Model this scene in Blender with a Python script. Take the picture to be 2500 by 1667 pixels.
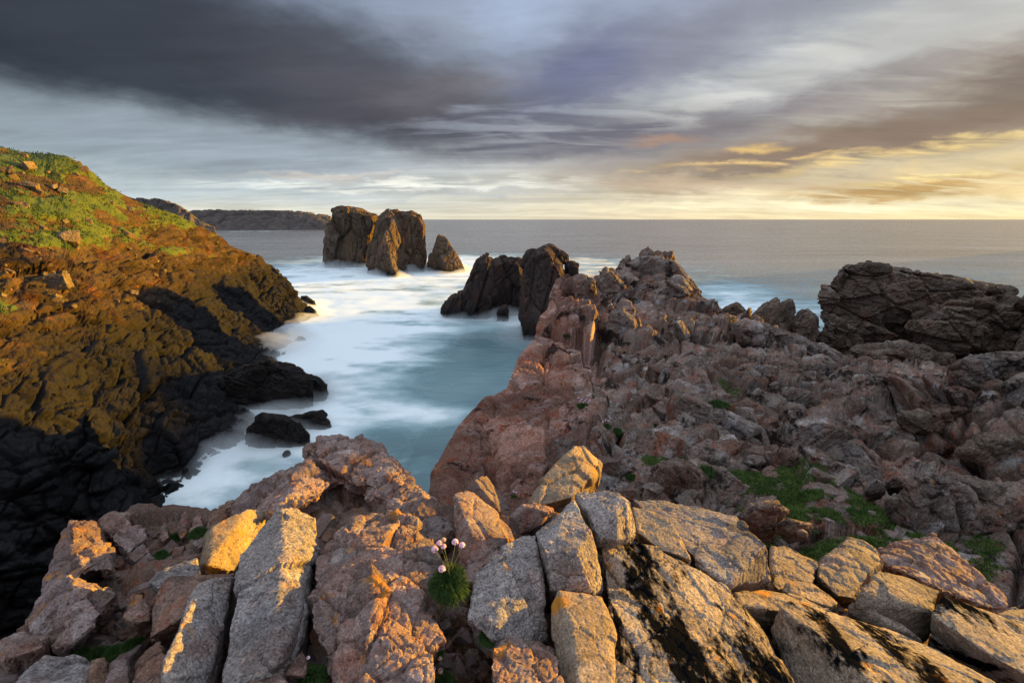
import bpy, bmesh, math, random
import numpy as np
from mathutils import Vector
from mathutils.bvhtree import BVHTree
R = math.radians
for o in list(bpy.data.objects): bpy.data.objects.remove(o)
SC = bpy.context.scene; COL = SC.collection
rng = np.random.RandomState(7); random.seed(7)

# ------------------------------------------------------------------ camera
FOC = 1111.0; PITCH = R(15.0); SEA = -18.0
cam = bpy.data.cameras.new('camera'); camo = bpy.data.objects.new('camera', cam); COL.objects.link(camo)
cam.sensor_width = 36; cam.lens = 16.0; cam.clip_start = 0.05; cam.clip_end = 80000
camo.location = (0, 0, 0); camo.rotation_euler = (R(75.0), 0, 0)
SC.camera = camo

def ray(px, py):
    u = (px - 1250) / FOC; v = (833.5 - py) / FOC
    c, s = math.cos(PITCH), math.sin(PITCH)
    return np.array([u, c + v * s, -s + v * c])
def at(px, py, d):
    """d > 0: forward distance y; d < 0: height z"""
    r = ray(px, py)
    return r * (d / r[1]) if d > 0 else r * (d / r[2])
def azel(px, py):
    r = ray(px, py); r = r / np.linalg.norm(r)
    return math.atan2(r[0], r[1]), math.asin(r[2])
def lin(r, g, b):
    f = lambda c: (c / 255 / 12.92) if c / 255 <= 0.04045 else ((c / 255 + 0.055) / 1.055) ** 2.4
    return (f(r), f(g), f(b), 1.0)

# ------------------------------------------------------------------ light
SUN_AZ, SUN_EL = R(62.0), R(3.8)
SC.view_settings.view_transform = 'Standard'; SC.view_settings.look = 'None'
SC.view_settings.exposure = 1.9; SC.view_settings.gamma = 1
SC.cycles.max_bounces = 6; SC.cycles.volume_bounces = 2
sd = Vector((math.sin(SUN_AZ) * math.cos(SUN_EL), math.cos(SUN_AZ) * math.cos(SUN_EL), math.sin(SUN_EL)))
sun = bpy.data.lights.new('sun', 'SUN'); sun.energy = 5.0; sun.angle = R(0.6); sun.color = (1.0, 0.53, 0.035)
suno = bpy.data.objects.new('sun', sun); COL.objects.link(suno)
suno.rotation_euler = (-sd).to_track_quat('-Z', 'Y').to_euler()

# ------------------------------------------------------------------ world: nishita sky behind a cloud deck laid out by direction
world = bpy.data.worlds.new('World'); SC.world = world; world.use_nodes = True
wt = world.node_tree; wt.nodes.clear(); WL = wt.links
def W(t, **k):
    n = wt.nodes.new(t)
    for a, b in k.items(): setattr(n, a, b)
    return n
def wset(n, **k):
    for a, b in k.items():
        n.inputs[a].default_value = b
    return n
def wmath(op, a, b=None):
    n = W('ShaderNodeMath', operation=op)
    for i, x in enumerate((a, b)):
        if x is None: continue
        if isinstance(x, (int, float)): n.inputs[i].default_value = x
        else: WL.new(x, n.inputs[i])
    return n.outputs[0]
tc = W('ShaderNodeTexCoord'); sx = W('ShaderNodeSeparateXYZ'); WL.new(tc.outputs['Generated'], sx.inputs[0])
AZ = wmath('ARCTAN2', sx.outputs[0], sx.outputs[1]); EL = wmath('ARCSINE', sx.outputs[2])
zc = wmath('ADD', wmath('MAXIMUM', sx.outputs[2], 0.0), 0.10)
cq = W('ShaderNodeCombineXYZ'); WL.new(wmath('DIVIDE', sx.outputs[0], zc), cq.inputs[0]); WL.new(wmath('DIVIDE', sx.outputs[1], zc), cq.inputs[1])
# streaks drawn out along the wind, which comes over the horizon from the left towards the upper right
mp = W('ShaderNodeMapping'); WL.new(cq.outputs[0], mp.inputs[0]); mp.inputs['Rotation'].default_value = (0, 0, R(22)); mp.inputs['Scale'].default_value = (0.45, 1.25, 1)
def wnoise(vec, scale, detail, rough=0.55, dist=0.0):
    n = W('ShaderNodeTexNoise'); WL.new(vec, n.inputs['Vector'])
    n.inputs['Scale'].default_value = scale; n.inputs['Detail'].default_value = detail
    n.inputs['Roughness'].default_value = rough; n.inputs['Distortion'].default_value = dist
    return n
nz = wnoise(mp.outputs[0], 1.1, 5, 0.55, 0.6)
nz2 = wnoise(mp.outputs[0], 3.2, 5, 0.55, 0.8)
# warp of azimuth / elevation
ca = W('ShaderNodeCombineXYZ'); WL.new(AZ, ca.inputs[0]); WL.new(EL, ca.inputs[1])
mpa = W('ShaderNodeMapping'); WL.new(ca.outputs[0], mpa.inputs[0]); mpa.inputs['Scale'].default_value = (1.0, 2.6, 1)
nw = wnoise(mpa.outputs[0], 4.0, 4, 0.55, 0.3)
vm = W('ShaderNodeVectorMath', operation='SUBTRACT'); WL.new(nw.outputs['Color'], vm.inputs[0]); vm.inputs[1].default_value = (0.5, 0.5, 0.5)
vm2 = W('ShaderNodeVectorMath', operation='MULTIPLY'); WL.new(vm.outputs[0], vm2.inputs[0]); vm2.inputs[1].default_value = (0.20, 0.065, 0)
vm3 = W('ShaderNodeVectorMath', operation='ADD'); WL.new(ca.outputs[0], vm3.inputs[0]); WL.new(vm2.outputs[0], vm3.inputs[1])
nw2 = wnoise(mpa.outputs[0], 15.0, 5, 0.6, 0.2)
vmb = W('ShaderNodeVectorMath', operation='SUBTRACT'); WL.new(nw2.outputs['Color'], vmb.inputs[0]); vmb.inputs[1].default_value = (0.5, 0.5, 0.5)
vmb2 = W('ShaderNodeVectorMath', operation='MULTIPLY'); WL.new(vmb.outputs[0], vmb2.inputs[0]); vmb2.inputs[1].default_value = (0.10, 0.040, 0)
vmb3 = W('ShaderNodeVectorMath', operation='ADD'); WL.new(vm3.outputs[0], vmb3.inputs[0]); WL.new(vmb2.outputs[0], vmb3.inputs[1])
AE = vmb3.outputs[0]
sepae = W('ShaderNodeSeparateXYZ'); WL.new(AE, sepae.inputs[0])
sky = W('ShaderNodeTexSky'); sky.sky_type = 'NISHITA'; sky.sun_disc = False; sky.sun_elevation = SUN_EL; sky.sun_rotation = SUN_AZ
skym = W('ShaderNodeMixRGB', blend_type='MULTIPLY'); skym.inputs[0].default_value = 1; WL.new(sky.outputs[0], skym.inputs[1]); skym.inputs[2].default_value = (0.05, 0.05, 0.05, 1)
# overall cloud veil: colour by elevation
def ramp(fac, stops):
    n = W('ShaderNodeValToRGB'); WL.new(fac, n.inputs[0]); e = n.color_ramp.elements
    while len(e) > 1: e.remove(e[-1])
    e[0].position = stops[0][0]; e[0].color = stops[0][1]
    for p, c in stops[1:]:
        x = e.new(p); x.color = c
    return n.outputs[0]
elf = wmath('DIVIDE', EL, 1.5708)
G = 0.275   # the deck's colours are given as they look at the picture's exposure; this takes the exposure off again
def gl(r, g, b):
    c = lin(r, g, b); return (c[0] * G, c[1] * G, c[2] * G, 1)
veil = ramp(elf, [(0.0, gl(236, 232, 212)), (0.022, gl(220, 226, 222)), (0.06, gl(190, 199, 206)), (0.13, gl(158, 168, 182)), (0.24, gl(152, 166, 192)), (0.34, gl(168, 184, 210)), (0.52, (0.28, 0.31, 0.36, 1)), (1.0, (0.40, 0.44, 0.51, 1))])
mx = W('ShaderNodeMixRGB'); mx.inputs[0].default_value = 0.88; WL.new(skym.outputs[0], mx.inputs[1]); WL.new(veil, mx.inputs[2])
cur = [mx.outputs[0]]
def blob(px, py, wpx, hpx, rot, col, amt=1.0, inner=0.25, noise=None, nlo=0.3, nhi=0.7):
    a, e = azel(px, py)
    m = W('ShaderNodeMapping', vector_type='TEXTURE'); WL.new(AE, m.inputs[0])
    m.inputs['Location'].default_value = (a, e, 0); m.inputs['Rotation'].default_value = (0, 0, R(rot)); m.inputs['Scale'].default_value = (wpx / FOC, hpx / FOC, 1)
    # azimuth wraps smoothly only inside +-pi, which every mass here keeps to
    l = W('ShaderNodeVectorMath', operation='LENGTH'); WL.new(m.outputs[0], l.inputs[0])
    mr = W('ShaderNodeMapRange', interpolation_type='SMOOTHSTEP'); WL.new(l.outputs['Value'], mr.inputs['Value'])
    mr.inputs['From Min'].default_value = 1.0; mr.inputs['From Max'].default_value = inner; mr.inputs['To Min'].default_value = 0; mr.inputs['To Max'].default_value = amt
    f = mr.outputs[0]
    if noise is not None:
        nr = W('ShaderNodeMapRange'); WL.new(noise, nr.inputs['Value']); nr.inputs['From Min'].default_value = nlo; nr.inputs['From Max'].default_value = nhi
        f = wmath('MULTIPLY', f, nr.outputs[0])
    x = W('ShaderNodeMixRGB'); WL.new(f, x.inputs[0]); WL.new(cur[0], x.inputs[1]); x.inputs[2].default_value = gl(*col)
    cur[0] = x.outputs[0]
N1, N2 = nz.outputs[0], nz2.outputs[0]
# warm glow round the low sun on the right, then the masses
blob(2750, 470, 1500, 330, 0, (255, 224, 160), 0.75, 0.0)
blob(2500, 480, 900, 130, 0, (255, 236, 182), 0.75, 0.0)
blob(2350, 60, 800, 320, 20, (218, 215, 202), 0.65, 0.0)
blob(1500, 150, 1100, 330, 8, (168, 172, 186), 0.6, 0.1, N1, 0.3, 0.75)
blob(1650, 115, 460, 105, 10, (124, 125, 140), 0.75, 0.1)
blob(1350, 250, 420, 60, 12, (140, 144, 164), 0.7, 0.0)
blob(1400, 170, 260, 100, 20, (112, 118, 150), 0.8, 0.0)
blob(1270, 40, 170, 130, 60, (172, 188, 218), 0.6, 0.0)
blob(2150, 290, 800, 75, 14, (142, 126, 116), 0.75, 0.1, N2, 0.35, 0.6)
blob(2500, 230, 330, 90, 14, (116, 102, 94), 0.85, 0.1)
blob(1980, 190, 420, 70, 14, (184, 186, 188), 0.7, 0.0)
blob(1400, 335, 700, 85, 0, (116, 116, 132), 0.9, 0.15)
blob(1980, 372, 700, 60, 4, (140, 122, 108), 0.95, 0.15)
blob(1900, 285, 620, 45, 12, (140, 130, 128), 0.6, 0.1, N2, 0.3, 0.55)
blob(1750, 290, 600, 50, 8, (118, 112, 120), 0.7, 0.0, N2, 0.2, 0.6)
blob(-100, 10, 1300, 230, -3, (38, 45, 55), 1.0, 0.12)
blob(430, 90, 760, 190, -8, (62, 68, 78), 0.95, 0.2)
blob(900, 235, 420, 135, -12, (82, 82, 92), 0.9, 0.1)
blob(820, 285, 330, 40, 4, (78, 76, 86), 0.6, 0.0)
blob(60, 320, 700, 110, -2, (150, 166, 176), 0.9, 0.1)
blob(560, 370, 520, 70, -4, (158, 170, 182), 0.75, 0.1)
blob(330, 450, 700, 50, 0, (186, 200, 206), 0.8, 0.1)
blob(1120, 215, 260, 80, 10, (112, 106, 112), 0.6, 0.0)
blob(1750, 210, 900, 60, 11, (190, 194, 198), 0.7, 0.0, N2, 0.40, 0.6)
blob(2050, 120, 700, 60, 16, (206, 206, 200), 0.7, 0.0, N2, 0.40, 0.6)
blob(1250, 290, 420, 40, 6, (158, 164, 178), 0.7, 0.0, N2, 0.42, 0.58)
# broken brightness along the horizon
blob(1000, 452, 560, 17, 1, (246, 246, 236), 0.95, 0.1, N2, 0.35, 0.55)
blob(820, 428, 260, 12, 1, (226, 214, 200), 0.6, 0.0)
blob(1150, 470, 420, 12, 2, (176, 182, 188), 0.7, 0.0, N2, 0.3, 0.6)
blob(1850, 400, 420, 10, 2, (244, 208, 140), 0.7, 0.0, N2, 0.4, 0.6)
blob(1830, 362, 90, 16, 0, (246, 206, 128), 0.8, 0.0)
blob(2250, 375, 420, 14, 5, (252, 222, 150), 0.8, 0.0, N2, 0.35, 0.55)
blob(1600, 345, 150, 16, 0, (190, 150, 120), 0.6, 0.0)
blob(2180, 452, 300, 40, 3, (186, 148, 90), 0.9, 0.1, N2, 0.3, 0.55)
blob(2230, 428, 200, 16, 4, (255, 234, 170), 0.9, 0.0, N2, 0.45, 0.6)
blob(1720, 452, 360, 22, -2, (202, 178, 150), 0.75, 0.0)
blob(1950, 500, 800, 18, 0, (255, 244, 206), 0.9, 0.1)
# overhead and behind the camera the deck thins: bright, even, cool
# streak texture over everything
st = W('ShaderNodeMapRange'); WL.new(N1, st.inputs['Value']); st.inputs['From Min'].default_value = 0.25; st.inputs['From Max'].default_value = 0.75; st.inputs['To Min'].default_value = 0.78; st.inputs['To Max'].default_value = 1.22
st2 = W('ShaderNodeMapRange'); WL.new(N2, st2.inputs['Value']); st2.inputs['From Min'].default_value = 0.25; st2.inputs['From Max'].default_value = 0.75; st2.inputs['To Min'].default_value = 0.90; st2.inputs['To Max'].default_value = 1.10
mm = W('ShaderNodeMixRGB', blend_type='MULTIPLY'); mm.inputs[0].default_value = 1; WL.new(cur[0], mm.inputs[1]); WL.new(wmath('MULTIPLY', st.outputs[0], st2.outputs[0]), mm.inputs[2])
back = W('ShaderNodeMapRange', interpolation_type='SMOOTHSTEP'); WL.new(sx.outputs[1], back.inputs['Value'])
back.inputs['From Min'].default_value = 0.25; back.inputs['From Max'].default_value = -0.5; back.inputs['To Min'].default_value = 0; back.inputs['To Max'].default_value = 1
lowb = W('ShaderNodeMapRange', interpolation_type='SMOOTHSTEP'); WL.new(sx.outputs[2], lowb.inputs['Value']); lowb.inputs['From Min'].default_value = 0.75; lowb.inputs['From Max'].default_value = 0.35
mb = W('ShaderNodeMixRGB'); WL.new(wmath('MULTIPLY', back.outputs[0], lowb.outputs[0]), mb.inputs[0]); WL.new(mm.outputs[0], mb.inputs[1]); mb.inputs[2].default_value = (0.15, 0.17, 0.215, 1)
bg = W('ShaderNodeBackground'); WL.new(mb.outputs[0], bg.inputs[0]); bg.inputs[1].default_value = 1.0
wo = W('ShaderNodeOutputWorld'); WL.new(bg.outputs[0], wo.inputs[0])

# ------------------------------------------------------------------ noise in numpy
def h3(ix, iy, iz, seed):
    n = (ix.astype(np.int64) * 374761393 + iy.astype(np.int64) * 668265263 + iz.astype(np.int64) * 2147483647 + seed * 974634777) & 0xffffffff
    n = ((n ^ (n >> 13)) * 1274126177) & 0xffffffff
    n = ((n ^ (n >> 16)) * 2246822519) & 0xffffffff
    return ((n ^ (n >> 15)) & 0xffffff).astype(np.float32) / 16777216.0
def vnoise(P, seed=0):
    F = np.floor(P); f = (P - F).astype(np.float32); f = f * f * f * (f * (f * 6 - 15) + 10); I = F.astype(np.int64)
    out = 0
    for dx in (0, 1):
        wx = f[:, 0] if dx else 1 - f[:, 0]
        for dy in (0, 1):
            wy = f[:, 1] if dy else 1 - f[:, 1]
            for dz in (0, 1):
                wz = f[:, 2] if dz else 1 - f[:, 2]
                out = out + wx * wy * wz * h3(I[:, 0] + dx, I[:, 1] + dy, I[:, 2] + dz, seed)
    return out * 2 - 1
def fbm(P, octv=4, seed=0, gain=0.5):
    a, s, t = 1.0, 0.0, 0.0; P = P.copy()
    for k in range(octv):
        s = s + a * vnoise(P, seed + k * 17); t += a; a *= gain; P = P * 2.03 + 11.3
    return s / t
def voro(P, seed=0):
    F = np.floor(P); f = (P - F).astype(np.float32); I = F.astype(np.int64); n = len(P)
    d1 = np.full(n, 9e9, np.float32); d2 = np.full(n, 9e9, np.float32)
    ctr = np.zeros((n, 3), np.float32); idc = np.zeros((n, 3), np.int64)
    for dx in (-1, 0, 1):
        for dy in (-1, 0, 1):
            for dz in (-1, 0, 1):
                jx, jy, jz = I[:, 0] + dx, I[:, 1] + dy, I[:, 2] + dz
                vx = dx + 0.1 + 0.8 * h3(jx, jy, jz, seed) - f[:, 0]
                vy = dy + 0.1 + 0.8 * h3(jx, jy, jz, seed + 1) - f[:, 1]
                vz = dz + 0.1 + 0.8 * h3(jx, jy, jz, seed + 2) - f[:, 2]
                d = vx * vx + vy * vy + vz * vz
                c = d < d1
                d2 = np.where(c, d1, np.minimum(d2, d))
                ctr[c, 0] = vx[c]; ctr[c, 1] = vy[c]; ctr[c, 2] = vz[c]
                idc[c, 0] = jx[c]; idc[c, 1] = jy[c]; idc[c, 2] = jz[c]
                d1 = np.where(c, d, d1)
    return np.sqrt(d1), np.sqrt(d2), ctr, idc
def rotm(ax, ay, az):
    cx, sx_, cy, sy, cz, sz = math.cos(ax), math.sin(ax), math.cos(ay), math.sin(ay), math.cos(az), math.sin(az)
    return np.array([[cz * cy, cz * sy * sx_ - sz * cx, cz * sy * cx + sz * sx_], [sz * cy, sz * sy * sx_ + cz * cx, sz * sy * cx - cz * sx_], [-sy, cy * sx_, cy * cx]])
def fract(P, scale, seed, stretch=(1, 1, 1), rot=(0, 0, 0), tilt=0.9, step=0.6, crack=0.5, cw=0.09, warp=0.25, bias=(0, 0, 0)):
    """broken-rock relief: every joint-bounded block has its own height and its own tilted face, with open joints between"""
    Q = (P @ rotm(*rot)) / (scale * np.array(stretch))
    if warp: Q = Q + warp * np.stack([vnoise(Q * 0.9 + 3.1, seed + 5), vnoise(Q * 0.9 + 7.7, seed + 6), vnoise(Q * 0.9 + 1.9, seed + 8)], 1)
    d1, d2, c, i = voro(Q, seed)
    t = np.stack([h3(i[:, 0], i[:, 1], i[:, 2], seed + 31), h3(i[:, 0], i[:, 1], i[:, 2], seed + 32), h3(i[:, 0], i[:, 1], i[:, 2], seed + 33)], 1) - 0.5 + np.array(bias, np.float32)
    r = h3(i[:, 0], i[:, 1], i[:, 2], seed + 34) - 0.5
    e = d2 - d1
    global TONE
    TONE = h3(i[:, 0], i[:, 1], i[:, 2], seed + 35) - 0.5
    return r * step + (t * c).sum(1) * tilt - crack * np.exp(-(e / cw) ** 2)

# ------------------------------------------------------------------ mesh helpers
def grid_faces(nu, nv):
    a = np.arange(nu * nv).reshape(nu, nv)
    return np.stack([a[:-1, :-1], a[1:, :-1], a[1:, 1:], a[:-1, 1:]], -1).reshape(-1, 4)
def mesh_np(name, V, F, smooth=False):
    me = bpy.data.meshes.new(name); n = F.shape[1]
    me.vertices.add(len(V)); me.vertices.foreach_set('co', np.asarray(V, np.float32).ravel())
    me.loops.add(F.size); me.loops.foreach_set('vertex_index', F.astype(np.int32).ravel())
    me.polygons.add(len(F)); me.polygons.foreach_set('loop_start', np.arange(0, F.size, n, dtype=np.int32))
    me.polygons.foreach_set('loop_total', np.full(len(F), n, np.int32))
    me.update(calc_edges=True)
    if smooth: me.polygons.foreach_set('use_smooth', np.ones(len(F), bool))
    return me
def put(name, me, mat, parent=None, loc=None):
    o = bpy.data.objects.new(name, me); COL.objects.link(o)
    if mat is not None and not me.materials: me.materials.append(mat)
    if parent: o.parent = parent
    if loc is not None: o.location = loc
    return o
def tag(o, label=None, cat=None, group=None, kind=None):
    if label: o['label'] = label
    if cat: o['category'] = cat
    if group: o['group'] = group
    if kind: o['kind'] = kind
    return o
def fattr(me, name, arr):
    a = me.attributes.new(name, 'FLOAT', 'POINT'); a.data.foreach_set('value', np.asarray(arr, np.float32))

# ------------------------------------------------------------------ materials
class NT:
    def __init__(s, name):
        s.m = bpy.data.materials.new(name); s.m.use_nodes = True; s.t = s.m.node_tree; s.t.nodes.clear()
        s.out = s.n('ShaderNodeOutputMaterial')
    def n(s, ty, **k):
        x = s.t.nodes.new(ty)
        for a, b in k.items(): setattr(x, a, b)
        return x
    def l(s, a, b): s.t.links.new(a, b)
    def set(s, inp, v):
        if hasattr(v, 'is_linked') or isinstance(v, bpy.types.NodeSocket): s.l(v, inp)
        else: inp.default_value = v
    def noise(s, vec, scale, detail=4, rough=0.55, dist=0.0):
        x = s.n('ShaderNodeTexNoise'); s.l(vec, x.inputs['Vector'])
        x.inputs['Scale'].default_value = scale; x.inputs['Detail'].default_value = detail; x.inputs['Roughness'].default_value = rough; x.inputs['Distortion'].default_value = dist
        return x.outputs[0]
    def vor(s, vec, scale, feature='F1', out=0):
        x = s.n('ShaderNodeTexVoronoi', feature=feature); s.l(vec, x.inputs['Vector']); x.inputs['Scale'].default_value = scale
        return x.outputs[out]
    def rng(s, v, a, b, c=0.0, d=1.0, smooth=True):
        x = s.n('ShaderNodeMapRange'); x.interpolation_type = 'SMOOTHSTEP' if smooth else 'LINEAR'
        s.l(v, x.inputs['Value']); x.inputs['From Min'].default_value = a; x.inputs['From Max'].default_value = b; x.inputs['To Min'].default_value = c; x.inputs['To Max'].default_value = d
        return x.outputs[0]
    def math(s, op, a, b=0.0):
        x = s.n('ShaderNodeMath', operation=op); s.set(x.inputs[0], a); s.set(x.inputs[1], b); return x.outputs[0]
    def mix(s, f, a, b, blend='MIX'):
        x = s.n('ShaderNodeMixRGB', blend_type=blend); s.set(x.inputs[0], f); s.set(x.inputs[1], a); s.set(x.inputs[2], b); return x.outputs[0]
    def bump(s, h, strength, dist, prev=None):
        x = s.n('ShaderNodeBump'); x.inputs['Strength'].default_value = strength; x.inputs['Distance'].default_value = dist; s.l(h, x.inputs['Height'])
        if prev is not None: s.l(prev, x.inputs['Normal'])
        return x.outputs[0]
def c4(c): return (c[0], c[1], c[2], 1)

ALB = 0.64
def rock_mat(name, ca, cb, cdark, s=1.0, grain=1.0, lichen=0.0, black=0.3, red=0.0, wet_and_shade=False, blk=(0.74, 0.84), blkstreak=False, lth=0.77, bumpd=0.02, grass=None, pale=0.0, streak=None):
    """s: features per metre. ca, cb: the two mineral tones; cdark: dark mineral and dark crust"""
    ca, cb, cdark = [tuple(x * ALB for x in c) for c in (ca, cb, cdark)]
    t = NT(name)
    tc = t.n('ShaderNodeTexCoord'); oi = t.n('ShaderNodeObjectInfo')
    add = t.n('ShaderNodeVectorMath', operation='ADD'); t.l(tc.outputs['Object'], add.inputs[0])
    mul = t.n('ShaderNodeVectorMath', operation='SCALE'); t.l(oi.outputs['Location'], mul.inputs[0]); mul.inputs['Scale'].default_value = 1.0
    t.l(mul.outputs[0], add.inputs[1]); V = add.outputs[0]
    if streak:
        mpn = t.n('ShaderNodeMapping'); t.l(V, mpn.inputs[0]); mpn.inputs['Rotation'].default_value = streak[0]; mpn.inputs['Scale'].default_value = streak[1]; VS = mpn.outputs[0]
    else: VS = V
    big = t.noise(VS, 1.3 * s, 5, 0.6, 0.5)
    med = t.noise(VS, 5.0 * s, 6, 0.62, 0.4)
    fin = t.noise(V, 26 * s, 5, 0.7)
    spk = t.noise(V, 70 * s, 3, 0.75)
    col = t.mix(t.rng(big, 0.36, 0.64), c4(ca), c4(cb))
    col = t.mix(t.rng(med, 0.52, 0.75, 0, 0.65), col, c4([x * 1.0 for x in cdark]))
    if red: col = t.mix(t.rng(t.noise(VS, 2.1 * s, 5, 0.65, 0.8), 0.50, 0.68, 0, red), col, (0.185, 0.062, 0.034, 1))
    if pale: col = t.mix(t.rng(t.noise(V, 2.7 * s, 7, 0.7, 0.2), 0.52, 0.70, 0, pale), col, (0.34, 0.32, 0.31, 1))
    g = t.rng(fin, 0.30, 0.70, 1 - 0.35 * grain, 1 + 0.35 * grain, False)
    col = t.mix(1.0, col, g, 'MULTIPLY')
    g2 = t.rng(spk, 0.36, 0.60, 1 - 0.55 * grain, 1 + 0.30 * grain, False)
    col = t.mix(1.0, col, g2, 'MULTIPLY')
    sp2 = t.rng(t.noise(V, 48 * s, 2, 0.6), 0.60, 0.70, 0, 0.75 * grain)
    col = t.mix(sp2, col, c4([x * 0.45 for x in cdark]))
    tn = t.n('ShaderNodeAttribute', attribute_name='tone').outputs['Fac']
    col = t.mix(1.0, col, t.rng(tn, -0.8, 0.8, 0.35, 1.65, False), 'MULTIPLY')
    rz = t.n('ShaderNodeAttribute', attribute_name='rosy').outputs['Fac']
    col = t.mix(t.math('MULTIPLY', rz, 0.9), col, t.mix(1.0, col, (1.35, 0.98, 0.88, 1), 'MULTIPLY'))
    # crust of black lichen in ragged patches
    bl = 0.0
    if black:
        bl = t.rng(t.math('ADD', t.noise(VS if blkstreak else V, 1.7 * s, 7, 0.68, 0.3), t.math('MULTIPLY', t.noise(V, 14 * s, 4, 0.7), 0.25)), blk[0], blk[1], 0, black)
        col = t.mix(bl, col, (0.005, 0.005, 0.0055, 1))
    if lichen:
        v1 = t.math('ADD', t.noise(V, 4.2 * s, 3, 0.5, 0.2), t.math('MULTIPLY', t.noise(V, 30 * s, 4, 0.7), 0.22))
        col = t.mix(t.rng(v1, lth, lth + 0.13, 0, lichen), col, (0.40, 0.165, 0.022, 1))  # orange lichen, spread wider on gold and pink to paint sunlit warmth
    rough = 0.88
    if wet_and_shade:
        geo = t.n('ShaderNodeNewGeometry'); sp = t.n('ShaderNodeSeparateXYZ'); t.l(geo.outputs['Position'], sp.inputs[0])
        zz = t.math('ADD', sp.outputs[2], t.math('MULTIPLY', t.noise(V, 0.35 * s, 5, 0.6), -wet_and_shade[2]))
        col = t.mix(t.rng(zz, wet_and_shade[0], wet_and_shade[1], 1, 0), col, (0.020, 0.019, 0.020, 1))
    if grass:
        at_ = t.n('ShaderNodeAttribute', attribute_name='grass'); 
        gm = t.math('ADD', at_.outputs['Fac'], t.math('MULTIPLY', t.math('SUBTRACT', t.noise(V, 3.0 * s, 6, 0.7), 0.5), 0.9))
        gc = t.mix(t.rng(t.noise(V, 6 * s, 4, 0.6), 0.35, 0.65), (0.032, 0.055, 0.008, 1), (0.058, 0.075, 0.012, 1))
        soil = t.mix(t.rng(t.noise(V, 8 * s, 5, 0.65), 0.35, 0.65), (0.10, 0.050, 0.020, 1), (0.06, 0.048, 0.022, 1))
        col = t.mix(t.rng(gm, 0.28, 0.42, 0, 0.85), col, soil)
        col = t.mix(t.rng(gm, 0.48, 0.60), col, gc)
    b = t.bump(t.noise(VS, 9 * s, 8, 0.68, 0.3), 0.55, bumpd * 2.2)
    b = t.bump(fin, 0.5, bumpd * 0.5, b)
    b = t.bump(spk, 0.4, bumpd * 0.18, b)
    p = t.n('ShaderNodeBsdfPrincipled'); t.l(col, p.inputs['Base Color']); p.inputs['Roughness'].default_value = rough
    t.l(t.math('MULTIPLY', t.math('SUBTRACT', 1.0, bl), 0.04), p.inputs['Specular IOR Level'])
    t.l(b, p.inputs['Normal']); t.l(p.outputs[0], t.out.inputs[0])
    return t.m

def plain_mat(name, ca, cb, scale, rough=0.8, sss=0.0, sheen=0):
    t = NT(name); tc = t.n('ShaderNodeTexCoord'); V = tc.outputs['Object']
    col = t.mix(t.rng(t.noise(V, scale, 4, 0.6), 0.35, 0.65), c4(ca), c4(cb))
    p = t.n('ShaderNodeBsdfPrincipled'); t.l(col, p.inputs['Base Color']); p.inputs['Roughness'].default_value = rough
    p.inputs['Specular IOR Level'].default_value = 0.2
    t.l(p.outputs[0], t.out.inputs[0]); return t.m

M = {}
M['grey'] = rock_mat('grey_granite', (0.33, 0.30, 0.29), (0.38, 0.32, 0.29), (0.11, 0.095, 0.09), s=1.5, lichen=0.9, black=0.6, blk=(0.70, 0.80), red=0.3, pale=0.5, bumpd=0.016)
M['pink'] = rock_mat('pink_gneiss', (0.36, 0.27, 0.25), (0.33, 0.21, 0.17), (0.13, 0.085, 0.07), s=1.7, grain=0.8, streak=((R(12), R(24), 0.3), (1.9, 1.9, 0.55)), lichen=0.8, lth=0.73, black=0.35, red=0.55, pale=0.6, bumpd=0.02)
M['red'] = rock_mat('red_gneiss', (0.27, 0.16, 0.115), (0.30, 0.21, 0.175), (0.10, 0.055, 0.045), s=1.5, grain=0.8, lichen=0.7, black=0.4, red=0.8, bumpd=0.015)
M['gold'] = rock_mat('lichened_sunlit_granite', (0.37, 0.295, 0.225), (0.41, 0.30, 0.20), (0.15, 0.10, 0.065), s=1.5, grain=0.8, lichen=0.9, lth=0.70, black=0.30, red=0.1, bumpd=0.014)  # real lichen, but its warm tone also paints in the sunlit gold
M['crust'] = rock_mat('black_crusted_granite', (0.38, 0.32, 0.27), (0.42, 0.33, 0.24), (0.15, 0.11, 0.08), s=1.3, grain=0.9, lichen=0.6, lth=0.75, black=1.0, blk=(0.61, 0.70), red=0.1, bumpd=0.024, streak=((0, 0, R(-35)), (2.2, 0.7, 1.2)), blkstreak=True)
M['darkslab'] = rock_mat('brown_granite', (0.27, 0.22, 0.18), (0.33, 0.26, 0.20), (0.10, 0.075, 0.06), s=1.4, lichen=0.5, black=0.4, red=0.25, bumpd=0.014)
M['rubble'] = rock_mat('rubble_stone', (0.28, 0.20, 0.18), (0.34, 0.27, 0.25), (0.10, 0.07, 0.06), s=1.6, grain=0.7, lichen=0.2, black=0.2, red=0.6, bumpd=0.01)
M['headland'] = rock_mat('headland_gneiss', (0.265, 0.17, 0.13), (0.31, 0.24, 0.205), (0.055, 0.038, 0.032), s=0.42, grain=0.9, streak=((R(20), R(32), 0.2), (1.8, 1.8, 0.6)), lichen=0.35, black=0.85, blk=(0.67, 0.76), red=0.8, pale=0.9, bumpd=0.12)
M['headrock'] = rock_mat('headland_boulder_gneiss', (0.24, 0.18, 0.145), (0.31, 0.255, 0.225), (0.055, 0.042, 0.037), s=0.6, grain=0.9, lichen=0.35, black=0.85, blk=(0.67, 0.76), red=0.5, pale=0.9, bumpd=0.07)
M['outcrop'] = rock_mat('outcrop_gneiss', (0.20, 0.15, 0.115), (0.25, 0.19, 0.15), (0.06, 0.045, 0.035), s=0.25, grain=0.9, lichen=0.2, black=0.7, red=0.3, pale=0.25, bumpd=0.15)
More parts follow.
